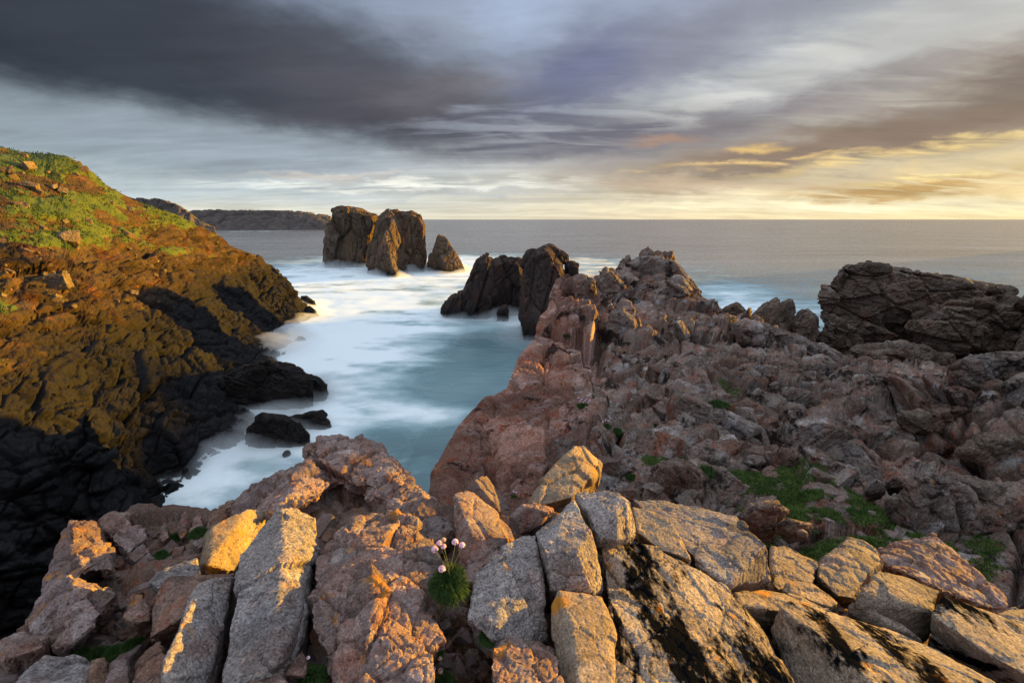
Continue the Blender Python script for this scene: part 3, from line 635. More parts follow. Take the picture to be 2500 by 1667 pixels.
rock('sea_stack', 'small pointed stack with spray at its foot', 'sea stack', sink_sea([
    H([(1055, 655), (1058, 600), (1070, 571, 166), (1085, 578, 166), (1105, 602), (1117, 628), (1136, 658), (1125, 675), (1085, 640, 157), (1070, 668, 158), (1090, 680, 157)], 162, front=0, back=12),
    H([(1042, 658), (1046, 622), (1054, 615), (1062, 640), (1062, 662)], 166, front=3, back=6)]), M['stack'], 0.24, 8, 1.2, stretch=(0.9, 0.9, 1.5), rot=(0.1, 0.5, 0.9), solid=True, group='stacks standing in the bay')
rock('sea_stack', 'ragged black stack with leaning ribs, beside the tall slab-sided one', 'sea stack', sink_sea([
    H([(1130, 712), (1150, 676), (1163, 652), (1166, 626), (1190, 622), (1202, 634), (1215, 700), (1195, 768), (1140, 762)], 86, front=3, back=6),
    H([(1185, 640), (1205, 634), (1230, 622), (1262, 628), (1275, 636), (1285, 700), (1282, 778), (1230, 756), (1190, 766)], 88, front=2, back=7),
    H([(1073, 764), (1078, 746), (1095, 722), (1130, 706), (1152, 724), (1142, 768), (1110, 772)], 86, front=2, back=5),
    H([(1203, 792), (1222, 752), (1236, 745), (1244, 792)], 82, front=1, back=3)]), M['darkstack'], 0.17, 8, 1.45, stretch=(0.7, 0.9, 2.2), rot=(0.0, R(28), 0.2), solid=True)
rock('sea_stack', 'tall slab-sided dark stack with a peaked crest, close to the pink headland', 'sea stack', sink_sea([
    H([(1270, 822), (1272, 760), (1278, 690), (1276, 645), (1290, 617), (1330, 600), (1345, 608), (1372, 640), (1395, 720), (1400, 830), (1330, 838)], 71, front=3, back=7, shrink_f=0.85),
    H([(1320, 610), (1334, 596), (1345, 592), (1352, 604), (1372, 618), (1388, 624), (1388, 640), (1345, 650)], 73, front=1, back=4),
    H([(1380, 640), (1400, 636), (1412, 645), (1414, 690), (1414, 740), (1380, 740)], 74, front=2, back=5)]), M['darkstack'], 0.14, 8, 1.2, stretch=(0.8, 0.8, 2.0), rot=(0.0, R(8), 0.5), solid=True)
rock('skerry', 'long black skerry running out from the foot of the hillside', 'skerry', sink_sea([
    H([(520, 930), (600, 890), (660, 880), (720, 890), (745, 912), (760, 925), (700, 985), (600, 1005), (560, 990)], 42.2, front=0.8, back=8),
    H([(690, 900), (740, 912), (780, 922), (802, 940), (795, 952), (720, 985), (680, 970)], 44, front=0.8, back=4)]), M['wetrock'], 0.10, 4, 1.4, stretch=(1.5, 1, 0.7), solid=True)
rock('skerry', 'low black skerry half buried in surf, nearest the camera', 'skerry', sink_sea([
    H([(598, 1085), (600, 1050), (640, 1008), (690, 1012), (735, 1030), (755, 1060), (720, 1090), (650, 1105)], 34.2, front=0.5, back=4),
    H([(700, 1020), (755, 1005), (790, 1000), (800, 1012), (780, 1045), (740, 1065)], 37.5, front=0.4, back=3)]), M['wetrock'], 0.08, 3, 1.4, solid=True)
rock('skerry', 'small dark rock awash off the tip of the hillside', 'skerry', sink_sea([
    H([(728, 742), (735, 722), (748, 722), (768, 735), (772, 745), (745, 750)], 97, front=0.6, back=2)]), M['wetrock'], 0.12, 2.5, 1.2, solid=True)
for px, py, w_px, hh, lb in ((700, 1110, 14, 0.5, 'tiny black rock breaking the surf beside the low skerry'), (1218, 812, 22, 0.5, 'tiny black rock at the foot of the ragged stack')):
    w = at(px, py, SEA); s = w_px / FOC * w[1]
    if lb.startswith('tiny black rock breaking'):
        rock('skerry', lb, 'skerry', [[w + np.array([a * s * math.cos(t), s * math.sin(t), b * hh]) for t in np.linspace(0, 5.6, 7) for a, b in ((1, -1.5), (0.6, 0.5))]], M['wetrock'], 0.06, s, 1.2, solid=True)

# --- the brown outcrop beyond the headland
rock('outcrop', 'big brown layered outcrop with a sloping top and a dark hollow', 'outcrop', [
    H([(2008, 775), (2010, 722), (2030, 690), (2050, 658), (2075, 646), (2110, 645), (2200, 655), (2300, 676), (2350, 684), (2340, 760), (2250, 740), (2120, 800), (2040, 830)], 46, front=0, back=12),
    H([(2200, 660), (2350, 684), (2440, 700), (2478, 712), (2465, 730), (2400, 780), (2250, 760)], 47, front=1.5, back=10),
    H([(2225, 770), (2320, 735), (2450, 728), (2700, 740), (2720, 900), (2500, 890), (2300, 880), (2230, 860)], 45, front=0.8, back=10),
    H([(2210, 790), (2300, 760), (2420, 790), (2440, 870), (2230, 870)], 43.5, front=0.8, back=6),
    H([(1985, 830), (2030, 770), (2080, 800), (2100, 860), (2000, 868)], 42, front=1, back=6),
    H([(2015, 745), (2150, 690), (2330, 720), (2340, 900), (2180, 900), (2040, 880)], 46.5, front=0, back=7),
    H([(2075, 855), (2200, 845), (2330, 866), (2350, 940), (2200, 960), (2110, 915)], 33, front=0.5, back=9)], M['outcrop'], 0.11, 6, 2.0, stretch=(1.3, 1.2, 0.75), rot=(0.1, 0.2, 0.2))
rock('outcrop', 'jagged dark pinnacle in front of the sea, left of the brown outcrop', 'outcrop', [
    H([(1830, 800), (1840, 768), (1864, 744), (1896, 727), (1905, 740), (1915, 800), (1880, 850), (1840, 840)], 40, front=0.6, back=3),
    H([(1895, 745), (1915, 737), (1927, 726), (1937, 731), (1935, 760), (1940, 810), (1900, 830)], 40.5, front=0.4, back=2.5),
    H([(1935, 790), (1950, 762), (1970, 755), (1993, 774), (2000, 810), (1970, 850), (1935, 840)], 40, front=0.5, back=3)], M['outcrop'], 0.08, 2.2, 1.7, rot=(0.1, 0.6, 0.2), stretch=(0.7, 0.8, 1.6))
rock('outcrop', 'small brown crag on the skyline by the headland crest', 'outcrop', [
    H([(1745, 770), (1770, 748), (1800, 738), (1822, 758), (1828, 790), (1780, 800)], 39, front=0.6, back=3)], M['outcrop'], 0.08, 2, 1.4)
# unseen ridge and knoll, added to shade the gully and near crag
rock('outcrop', 'unseen ridge added to shade the gully and near crag', 'outcrop', [[(36, 14, -12), (40, 16, -1.6), (46, 31, -1.3), (62, 51, 0.2), (60, 54, -12), (40, 34, -12), (66, 46, -12), (50, 24, -1.3), (44, 2, -12), (42, 8, -1.8), (38, 4, -12), (50, 6, -4)],
    [(39.5, 25.6, -12), (40.2, 25.3, 2.2), (43, 33.5, 2.6), (49, 40, 2.2), (56, 38, -4), (41, 34.5, -12), (48, 41.5, -12), (50, 30.5, 2.0), (53, 32, -12)]], M['outcrop'], 0.35, 9, 1.0)

# --- blocks set in the headland, placed by hand
def R_(label, pts, base, mat, size=None, amp=1.0, front=0.0, back=None, hulls=None, name='boulder', cat='boulder', group=None, vx=0.0038, smooth=0, sink=None, **k):
    d = [at(*(p if len(p) > 2 else (p[0], p[1], base))) for p in pts]; dist = float(np.mean([np.linalg.norm(q) for q in d]))
    ext = np.ptp(np.array(d), axis=0); size = size or float(np.sort(ext)[1:].mean())
    hs = [hull_points(pts, base, front=front, back=back if back else size * 0.6, sink=size * 0.4 if sink is None else sink)]
    for extra in (hulls or []): hs.append(hull_points(extra, base, front=front, back=back if back else size * 0.6, sink=size * 0.4 if sink is None else sink))
    return rock(name, label, cat, hs, M[mat], max(dist * vx, size / 90), size, amp, group, smooth, **k)
G1 = 'blocks standing in the headland slope'
R_('rounded crag with a sunlit flank on the headland crest', [(1520, 640), (1545, 628), (1590, 622), (1600, 640), (1620, 626), (1650, 632), (1668, 648), (1690, 680), (1712, 712), (1700, 725), (1640, 720), (1590, 700), (1540, 690)], 36, 'headrock', front=1.0, amp=1.0, group=G1)
R_('domed crag just below the crest, split by joints', [(1555, 735), (1590, 705), (1640, 675), (1665, 680), (1690, 715), (1712, 750), (1700, 790), (1640, 800), (1570, 780)], 33, 'headrock', front=1.0, amp=1.2, group=G1)
R_('squared ochre block on the seaward corner of the headland', [(1356, 750), (1362, 705), (1376, 684), (1420, 668), (1450, 680), (1462, 720), (1450, 770), (1400, 790)], 29, 'headland', front=0.3, amp=0.8, group=G1)
R_('tall jointed crag between the ochre block and the crest', [(1455, 720), (1462, 665), (1475, 645), (1500, 655), (1525, 700), (1530, 760), (1480, 770)], 31, 'headrock', front=0.6, amp=1.3, group=G1)
R_('smooth brown hump halfway up the headland', [(1470, 810), (1490, 760), (1520, 750), (1560, 775), (1570, 830), (1520, 840), (1470, 835)], 24.5, 'headrock', front=0.7, amp=1.0, group=G1)
R_('rounded brown crag catching sun on its right, above the gully', [(1945, 900), (1955, 880), (2000, 872), (2035, 885), (2055, 930), (2045, 950), (1990, 950), (1945, 935)], 21, 'headrock', front=0.6, amp=1.1, group=G1)
R_('pale pointed crag beside the brown one', [(2050, 950), (2060, 920), (2098, 895), (2130, 915), (2170, 945), (2168, 970), (2110, 985), (2060, 985)], 19.5, 'headrock', front=0.5, amp=1.3, group=G1)
R_('long ridge crag stepping down from the crest with a lit edge', [(1790, 790), (1840, 780), (1900, 800), (1950, 815), (2010, 845), (2085, 890), (2080, 915), (1990, 895), (1880, 850), (1800, 830)], 27, 'headrock', front=0.8, amp=1.4, group=G1)
R_('steep-sided block leaning above the grassy gully', [(1700, 1060), (1735, 990), (1780, 1005), (1830, 1030), (1860, 1045), (1840, 1090), (1790, 1085)], 12.6, 'headrock', front=0.4, amp=1.0, group=G1)
R_('angular flat-topped block beside the mossy hollow', [(1835, 960), (1850, 945), (1900, 990), (1890, 1010), (1840, 990)], 15.5, 'headrock', front=0.3, amp=1.0, group=G1)
R_('long slab capping the slope above the dark hollow', [(1905, 960), (1930, 942), (1985, 955), (2010, 985), (1985, 1005), (1920, 985)], 16, 'headrock', front=0.3, amp=1.0, group=G1)
R_('big smooth-faced block in the middle of the far slope', [(1910, 1080), (1935, 1025), (1990, 1010), (2070, 1030), (2110, 1060), (2080, 1120), (2020, 1150), (1930, 1110)], 13, 'headrock', front=0.8, amp=1.1, group=G1)
R_('brown block jammed right of the smooth-faced one', [(2090, 1075), (2110, 1045), (2170, 1040), (2215, 1075), (2200, 1130), (2120, 1130)], 13.2, 'headrock', front=0.6, amp=1.2, group=G1)
R_('red-brown rounded boulder at the head of the gully', [(1577, 1195), (1598, 1137), (1649, 1116), (1683, 1127), (1725, 1169), (1728, 1200), (1704, 1240), (1640, 1250), (1585, 1222)], 7.3, 'headland', front=0.25, amp=1.1, group=G1)
R_('reddish domed boulder standing in the grass', [(1880, 1165), (1886, 1120), (1908, 1094), (1951, 1105), (1973, 1152), (1965, 1188), (1895, 1192)], 9.3, 'headland', front=0.3, amp=1.1, group=G1)
R_('cracked grey slab heap at the near end of the grass', [(1793, 1265), (1823, 1233), (1895, 1220), (1930, 1245), (1905, 1270), (1893, 1302), (1840, 1290)], 5.3, 'headrock', front=0.12, amp=1.1, group=G1)
R_('flat grey slab lying beside the grass', [(1893, 1278), (1920, 1262), (1985, 1278), (1980, 1300), (1925, 1312)], 5.1, 'headrock', front=0.08, amp=0.9, group=G1)
R_('small grey cobble resting on the grass edge', [(1944, 1296), (1958, 1290), (1975, 1300), (1972, 1312), (1950, 1312)], 4.9, 'rubble', front=0.05, amp=0.8, group=G1)
R_('large dark block with a pale cracked top, at the right edge', [(2195, 1215), (2225, 1180), (2278, 1148), (2376, 1158), (2440, 1170), (2520, 1195), (2560, 1300), (2520, 1430), (2320, 1420), (2230, 1330), (2185, 1262)], 7.2, 'headrock', front=0.3, amp=1.2, group=G1)
R_('pale-topped stone at the far edge of the grass', [(2108, 1198), (2120, 1175), (2142, 1166), (2162, 1180), (2160, 1205), (2120, 1212)], 7.8, 'headrock', front=0.1, amp=1.0, group=G1)
R_('flat-topped stone next to the dark block', [(2160, 1175), (2185, 1158), (2215, 1168), (2212, 1195), (2170, 1195)], 8.0, 'headrock', front=0.1, amp=1.0, group=G1)
R_('squarish stone at the foot of the dark crack-topped block', [(2158, 1222), (2170, 1210), (2198, 1212), (2200, 1240), (2165, 1245)], 7.2, 'headrock', front=0.1, amp=0.8, group=G1)
R_('bedded crag at the top of the right wall', [(2330, 905), (2345, 872), (2400, 866), (2440, 862), (2520, 858), (2600, 865), (2600, 960), (2440, 975), (2340, 950)], 13.6, 'headrock', front=0.6, amp=1.3, stretch=(1.8, 1.8, 0.7), group=G1)
R_('pale rounded crag low on the wall crest', [(2210, 960), (2225, 932), (2290, 922), (2330, 930), (2340, 985), (2250, 985)], 16, 'headrock', front=0.5, amp=1.2, group=G1)
R_('pale bulging crag at the right edge of the wall crest', [(2440, 985), (2450, 930), (2490, 910), (2560, 905), (2600, 1000), (2470, 1010)], 12, 'headrock', front=0.4, amp=1.0, group=G1)
R_('long bedded slab across the right wall', [(2190, 1010), (2350, 985), (2560, 1000), (2560, 1070), (2380, 1075), (2200, 1060)], 13, 'outcrop', front=0.4, amp=1.2, stretch=(2.2, 1.8, 0.5), group=G1)
R_('dark thick slab under the bedded one', [(2340, 1100), (2400, 1060), (2560, 1060), (2600, 1150), (2400, 1165)], 11, 'outcrop', front=0.4, amp=1.1, stretch=(2.2, 1.8, 0.6), group=G1)

# ------------------------------------------------------------------ the foreground boulders, each from its own corners
G2 = 'boulders along the near ledge'
def F_(label, pts, mat, **k):
    k.setdefault('crackamp', 0.5 if mat in ('pink', 'red') else 0.2)
    if mat in ('pink', 'red'): k.setdefault('stretch', (0.75, 0.8, 1.7)); k.setdefault('rot', (0.35, 0.15, 0.3)); k['amp'] = k.get('amp', 1.0) * 1.25
    return R_(label, pts, 2.0, mat, group=G2, **k)
F_('upright grey block with a sunlit right side, middle of the near ridge', [(1402, 1220, 2.15), (1306, 1301, 1.88), (1319, 1315, 1.84), (1330, 1345, 1.71), (1410, 1350, 1.70), (1443, 1291, 1.88), (1455, 1330, 1.84), (1472, 1440, 1.78), (1453, 1452, 1.70), (1440, 1442, 1.66), (1342, 1442, 1.66)], 'grey', stretch=(0.8, 0.8, 1.4), crackamp=0.35, amp=0.6, smooth=1, back=0.1)
F_('grey block with a pale top and golden right face, highest of the near ridge', [(1400, 1207, -1.49), (1420, 1198, -1.49), (1478, 1192, -1.475), (1513, 1202, -1.465), (1539, 1224, -1.47), (1507, 1250, -1.45), (1437, 1251, -1.475), (1459, 1310, 1.95), (1507, 1317, 1.95), (1539, 1317, 2.08), (1553, 1295, 2.15)], 'grey', stretch=(0.8, 0.8, 1.4), crackamp=0.35, amp=0.6, smooth=1, back=0.1)
F_('grey block with a thin golden edge, beside the thrift cushion', [(1225, 1358, 1.72), (1233, 1336, 1.78), (1287, 1302, 1.9), (1306, 1304, 1.88), (1316, 1400, 1.68), (1240, 1412, 1.60), (1332, 1476, 1.62), (1335, 1570, 1.48), (1200, 1565, 1.35), (1140, 1515, 1.42), (1165, 1405, 1.63)], 'grey', stretch=(0.8, 0.8, 1.4), crackamp=0.35, amp=0.75, back=0.1)
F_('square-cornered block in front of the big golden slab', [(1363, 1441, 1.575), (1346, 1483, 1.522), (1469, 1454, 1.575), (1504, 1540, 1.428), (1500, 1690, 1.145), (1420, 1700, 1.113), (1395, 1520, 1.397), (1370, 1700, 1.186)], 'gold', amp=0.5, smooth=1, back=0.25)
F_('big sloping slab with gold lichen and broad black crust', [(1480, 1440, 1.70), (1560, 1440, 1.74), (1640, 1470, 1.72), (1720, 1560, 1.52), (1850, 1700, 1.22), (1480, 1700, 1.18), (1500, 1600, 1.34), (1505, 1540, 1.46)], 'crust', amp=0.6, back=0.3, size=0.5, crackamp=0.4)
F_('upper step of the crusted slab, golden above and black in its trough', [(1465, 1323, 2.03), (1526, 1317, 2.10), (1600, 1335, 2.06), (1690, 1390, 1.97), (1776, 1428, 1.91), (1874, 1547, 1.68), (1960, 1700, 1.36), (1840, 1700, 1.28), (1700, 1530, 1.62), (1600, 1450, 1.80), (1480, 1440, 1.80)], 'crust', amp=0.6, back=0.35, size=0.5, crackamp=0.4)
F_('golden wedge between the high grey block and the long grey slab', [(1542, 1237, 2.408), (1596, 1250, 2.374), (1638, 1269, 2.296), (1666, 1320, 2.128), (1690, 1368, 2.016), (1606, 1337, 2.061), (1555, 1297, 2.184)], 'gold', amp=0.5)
F_('long flat-topped grey slab with a squared dark end', [(1540, 1216, -1.90), (1594, 1214, -1.93), (1640, 1222, -1.93), (1806, 1263, -1.89), (1874, 1331, -1.86), (1830, 1342, -1.83), (1720, 1385, -1.80), (1670, 1322, -1.82), (1640, 1280, -1.85), (1776, 1428, 1.989), (1825, 1430, 2.170), (1887, 1420, 2.316)], 'grey', amp=0.55, smooth=1, back=0.3)
F_('leaning spire with a bright gold sloping face', [(1108, 1205, 2.464), (1137, 1193, 2.576), (1159, 1199, 2.598), (1198, 1234, 2.520), (1261, 1304, 2.262), (1242, 1326, 2.083), (1150, 1304, 2.072), (1130, 1250, 2.240), (1112, 1330, 2.128), (1130, 1430, 1.848), (1230, 1400, 1.882), (1225, 1345, 1.994)], 'pink', amp=0.35, back=0.2)
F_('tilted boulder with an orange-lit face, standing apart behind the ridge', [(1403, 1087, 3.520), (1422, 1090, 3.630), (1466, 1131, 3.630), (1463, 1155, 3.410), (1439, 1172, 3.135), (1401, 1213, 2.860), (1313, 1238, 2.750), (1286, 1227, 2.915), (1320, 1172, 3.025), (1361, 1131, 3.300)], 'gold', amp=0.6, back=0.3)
F_('speckled pink lump below the orange-lit boulder', [(1240, 1262), (1275, 1230), (1310, 1228), (1355, 1243), (1330, 1290), (1270, 1312), (1262, 1305)], 'pink', amp=0.6, front=0.06)
F_('huge leaning grey slab with a gold-lit cap', [(650, 1262, 1.98), (688, 1236, 2.05), (728, 1236, 2.12), (773, 1260, 2.1), (779, 1333, 1.9), (736, 1317, 1.82), (694, 1333, 1.72), (592, 1342, 1.75), (575, 1440, 1.5), (540, 1700, 1.08), (660, 1650, 1.12), (735, 1480, 1.42), (745, 1540, 1.4), (720, 1600, 1.3)], 'grey', amp=0.6, size=0.6, back=0.12)
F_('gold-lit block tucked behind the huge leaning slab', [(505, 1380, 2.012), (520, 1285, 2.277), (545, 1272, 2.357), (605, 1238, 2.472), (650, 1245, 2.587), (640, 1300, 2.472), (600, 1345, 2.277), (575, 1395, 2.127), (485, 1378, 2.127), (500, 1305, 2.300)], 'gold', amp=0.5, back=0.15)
F_('rounded pink boulder with a golden crown', [(758, 1420, 1.6), (765, 1370, 1.75), (820, 1300, 1.95), (870, 1262, 2.1), (905, 1252, 2.15), (965, 1245, 2.2), (1030, 1280, 2.1), (1062, 1315, 2.0), (1072, 1360, 1.85), (1080, 1460, 1.55), (1060, 1525, 1.4), (950, 1400, 1.6), (800, 1620, 1.2), (757, 1530, 1.35), (900, 1330, 1.8), (1000, 1320, 1.85)], 'pink', amp=0.9, size=0.55, back=0.15)
F_('pointed pink boulder with a rusty vein, in front of the crowned one', [(905, 1355, 1.62), (870, 1372, 1.6), (845, 1470, 1.38), (825, 1560, 1.24), (800, 1700, 1.05), (1070, 1700, 1.08), (1060, 1600, 1.2), (1000, 1500, 1.38), (970, 1450, 1.48), (945, 1400, 1.58), (920, 1500, 1.28)], 'pink', amp=0.8, back=0.2, size=0.45)
F_('narrow grey slab leaning left of the huge one', [(505, 1418, 1.62), (572, 1412, 1.68), (560, 1470, 1.56), (548, 1500, 1.5), (515, 1620, 1.26), (500, 1700, 1.14), (390, 1700, 1.04), (400, 1620, 1.14), (450, 1500, 1.36), (478, 1440, 1.52)], 'grey', amp=0.5, back=0.25)
F_('rust-red block with a level top, behind the narrow slab', [(410, 1400, 1.72), (480, 1398, 1.8), (575, 1398, 1.85), (560, 1420, 1.72), (500, 1425, 1.65), (460, 1480, 1.5), (440, 1510, 1.4), (360, 1562, 1.38), (375, 1480, 1.52), (385, 1430, 1.62)], 'red', amp=0.6, back=0.2)
F_('large weathered crag at the cliff edge with an undercut dark hollow', [(738, 1088, 3.4), (775, 1075, 3.5), (782, 1066, 3.5), (840, 1064, 3.6), (900, 1080, 3.6), (935, 1094, 3.6), (962, 1125, 3.5), (1000, 1172, 3.3), (930, 1190, 3.0), (760, 1190, 3.1), (718, 1150, 3.2)], 'pink', size=0.5, amp=2.0, back=0.5, crackamp=0.5, stretch=(1.5, 1.4, 0.6), rot=(0.25, 0.3, 0.2),
   hulls=[[(555, 1245, 2.75), (600, 1197, 2.95), (680, 1162, 3.05), (748, 1132, 3.1), (810, 1180, 2.95), (780, 1215, 2.75), (690, 1255, 2.5), (600, 1262, 2.55)], [(930, 1110, 3.4), (962, 1125, 3.45), (1055, 1240, 2.8), (1108, 1312, 2.4), (1085, 1340, 2.3), (980, 1250, 2.65), (900, 1200, 2.9)], [(735, 1165, 3.35), (960, 1150, 3.5), (1010, 1240, 3.0), (960, 1300, 2.75), (760, 1290, 2.75)]])
F_('tall pink boulder leaning out over the dark cliff on the left', [(165, 1265, 2.4), (205, 1264, 2.5), (240, 1290, 2.4), (272, 1345, 2.2), (270, 1390, 2.05), (200, 1390, 1.95), (180, 1340, 2.1), (115, 1395, 2.1), (150, 1300, 2.35)], 'pink', amp=1.0, size=0.5, back=0.3,
   hulls=[[(115, 1395, 2.1), (52, 1545, 1.7), (115, 1585, 1.55), (180, 1570, 1.5), (250, 1500, 1.65), (285, 1455, 1.75), (240, 1420, 1.85), (190, 1440, 1.7), (170, 1400, 1.88)]])
F_('broken grey and rust boulder behind the tall pink one', [(245, 1270, 2.6), (272, 1257, 2.75), (310, 1258, 2.7), (355, 1287, 2.55), (357, 1312, 2.45), (315, 1348, 2.3), (270, 1320, 2.38)], 'pink', amp=1.0)
F_('flat pink slab lying in the bottom left corner', [(-40, 1590, 1.5), (0, 1560, 1.6), (45, 1540, 1.7), (115, 1556, 1.62), (106, 1580, 1.5), (0, 1612, 1.4)], 'pink', amp=0.8, back=0.12)
F_('grey-topped boulder at the lower left edge of the ledge', [(40, 1655, 1.2), (105, 1594, 1.36), (170, 1600, 1.36), (232, 1617, 1.3), (220, 1700, 1.12), (20, 1700, 1.1)], 'grey', amp=0.9, back=0.2)
F_('small rough stone between the pink slab and the tall boulder', [(105, 1592), (180, 1556), (198, 1572), (170, 1606), (120, 1612)], 'red', amp=0.9, front=0.04, back=0.1) if False else None
F_('squat red stone, first of three in a row at the bottom edge', [(212, 1665, 1.16), (225, 1613, 1.28), (262, 1611, 1.28), (252, 1700, 1.1), (212, 1700, 1.08)], 'red', amp=0.8, back=0.12)
F_('brown square stone, middle of the three at the bottom edge', [(255, 1690, 1.1), (275, 1612, 1.27), (310, 1610, 1.28), (312, 1700, 1.1), (250, 1700, 1.08)], 'rubble', amp=0.8, back=0.12)
F_('ridged rusty stone leaning on the narrow grey slab', [(308, 1700, 1.08), (345, 1612, 1.25), (385, 1570, 1.33), (408, 1600, 1.22), (398, 1700, 1.06)], 'red', amp=0.9, back=0.12)
F_('dark purple boulder in the rubble gully', [(300, 1505, 1.5), (325, 1447, 1.66), (350, 1445, 1.68), (372, 1482, 1.6), (370, 1514, 1.5), (320, 1520, 1.46)], 'red', amp=0.9)
F_('pale flat slab above the rubble gully', [(362, 1420, 1.75), (400, 1385, 1.9), (480, 1360, 2.0), (488, 1398, 1.85), (420, 1425, 1.72), (382, 1436, 1.68)], 'grey', amp=0.8, back=0.12)
F_('reddish pinnacle, taller of the twin spires against the water', [(428, 1292, 2.5), (442, 1262, 2.58), (455, 1244, 2.62), (464, 1262, 2.6), (466, 1305, 2.5), (440, 1318, 2.42)], 'red', amp=1.0, back=0.12)
F_('shorter dark twin spire against the water', [(464, 1300, 2.5), (472, 1268, 2.6), (485, 1250, 2.62), (494, 1262, 2.6), (500, 1295, 2.5), (482, 1308, 2.44)], 'red', amp=1.0, back=0.1)
F_('small red spike left of the twin spires', [(388, 1320, 2.4), (392, 1290, 2.48), (402, 1274, 2.52), (412, 1290, 2.48), (413, 1310, 2.4), (398, 1324, 2.36)], 'red', amp=0.9, back=0.1)
F_('stack of thin flakes on the cliff edge beside the twin spires', [(502, 1290, 2.55), (512, 1260, 2.65), (540, 1238, 2.72), (562, 1230, 2.75), (560, 1250, 2.65), (530, 1290, 2.45), (510, 1310, 2.4)], 'red', amp=1.3, back=0.15, stretch=(1.6, 1.6, 0.4))
F_('small upright knob on the cliff edge', [(548, 1235, 2.75), (552, 1220, 2.8), (574, 1219, 2.8), (572, 1245, 2.72), (552, 1246, 2.7)], 'red', amp=1.0, back=0.08)
F_('pale pink stone in front of the huge slab', [(603, 1622, 1.2), (655, 1608, 1.22), (692, 1642, 1.17), (708, 1700, 1.08), (608, 1700, 1.06)], 'pink', amp=0.7, back=0.12)
F_('dark wedge filling the crack beside the huge slab', [(738, 1587, 1.32), (700, 1628, 1.25), (694, 1645, 1.2), (745, 1655, 1.2), (752, 1620, 1.25)], 'red', amp=0.7, back=0.1)
F_('blotched pink stone at the bottom, under the thin-edged block', [(1204, 1580, 1.3), (1236, 1551, 1.38), (1300, 1562, 1.36), (1365, 1598, 1.28), (1372, 1700, 1.08), (1215, 1700, 1.06), (1198, 1630, 1.18)], 'pink', amp=0.9, back=0.15)
F_('cracked pink boulder low beside the dead moss', [(1000, 1500, 1.42), (1018, 1490, 1.46), (1060, 1510, 1.42), (1092, 1560, 1.3), (1050, 1590, 1.24), (1010, 1555, 1.3)], 'pink', amp=0.8, back=0.12)
F_('dark pyramid-shaped boulder on the right', [(2070, 1309, 3.248), (2112, 1322, 3.192), (2138, 1339, 3.136), (2159, 1375, 2.912), (2133, 1385, 2.744), (2089, 1462, 2.408), (2044, 1455, 2.408), (1993, 1403, 2.576), (2002, 1365, 2.800), (2068, 1342, 2.912)], 'darkslab', amp=0.7, smooth=1)
F_('grey faceted stone left of the dark pyramid', [(1883, 1335, 2.912), (1912, 1331, 2.968), (2002, 1373, 2.800), (1990, 1405, 2.576), (1960, 1400, 2.576), (1887, 1425, 2.352), (1900, 1440, 2.296), (1990, 1430, 2.408)], 'darkslab', amp=0.7)
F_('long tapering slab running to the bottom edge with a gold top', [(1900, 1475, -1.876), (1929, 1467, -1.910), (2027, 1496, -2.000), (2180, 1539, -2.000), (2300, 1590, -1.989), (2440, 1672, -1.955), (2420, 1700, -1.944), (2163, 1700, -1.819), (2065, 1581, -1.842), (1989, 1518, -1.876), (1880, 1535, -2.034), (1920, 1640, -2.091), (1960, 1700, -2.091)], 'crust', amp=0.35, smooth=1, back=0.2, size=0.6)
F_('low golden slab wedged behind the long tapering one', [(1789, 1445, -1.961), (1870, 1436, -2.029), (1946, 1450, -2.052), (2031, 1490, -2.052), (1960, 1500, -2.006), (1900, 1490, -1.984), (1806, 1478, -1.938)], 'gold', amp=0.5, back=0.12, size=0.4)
F_('block with a grey stepped top, right of the dark pyramid', [(2082, 1478, -2.038), (2108, 1437, -1.971), (2159, 1420, -2.016), (2138, 1390, -2.016), (2201, 1403, -2.083), (2250, 1420, -2.106), (2295, 1441, -2.128), (2274, 1492, -2.083), (2265, 1560, -2.296), (2180, 1520, -2.218)], 'darkslab', amp=0.5, smooth=1)
F_('brown low boulder between the tapering slab and the stepped block', [(2066, 1492, -2.106), (2076, 1470, -2.050), (2140, 1490, -2.072), (2197, 1518, -2.106), (2257, 1566, -2.150), (2240, 1590, -2.240), (2150, 1545, -2.195)], 'darkslab', amp=0.7)
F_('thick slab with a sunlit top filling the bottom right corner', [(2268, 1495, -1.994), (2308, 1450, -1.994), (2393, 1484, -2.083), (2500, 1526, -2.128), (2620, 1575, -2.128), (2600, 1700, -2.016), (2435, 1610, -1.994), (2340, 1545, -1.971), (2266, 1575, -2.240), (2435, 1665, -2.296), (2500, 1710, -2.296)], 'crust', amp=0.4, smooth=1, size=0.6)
F_('long pink ridge of rock behind the stepped block', [(2142, 1338, 3.630), (2201, 1318, 3.850), (2278, 1301, 3.960), (2288, 1331, 3.740), (2316, 1377, 3.520), (2400, 1420, 3.300), (2457, 1450, 3.135), (2444, 1490, 2.915), (2393, 1475, 2.915), (2299, 1440, 2.970), (2223, 1405, 3.080), (2160, 1380, 3.245)], 'pink', amp=0.9, size=0.6)
F_('grey stone at the right edge behind the thick slab', [(2430, 1500, 2.5), (2470, 1480, 2.6), (2540, 1490, 2.6), (2560, 1540, 2.4), (2480, 1525, 2.4)], 'darkslab', amp=0.7)
F_('small golden slab with a mossy edge, behind the big sloping one', [(1905, 1440, -2.083), (1925, 1418, -2.083), (1975, 1420, -2.106), (2010, 1440, -2.128), (2052, 1472, -2.128), (2030, 1482, -2.106), (1950, 1455, -2.061)], 'gold', amp=0.7, back=0.1)

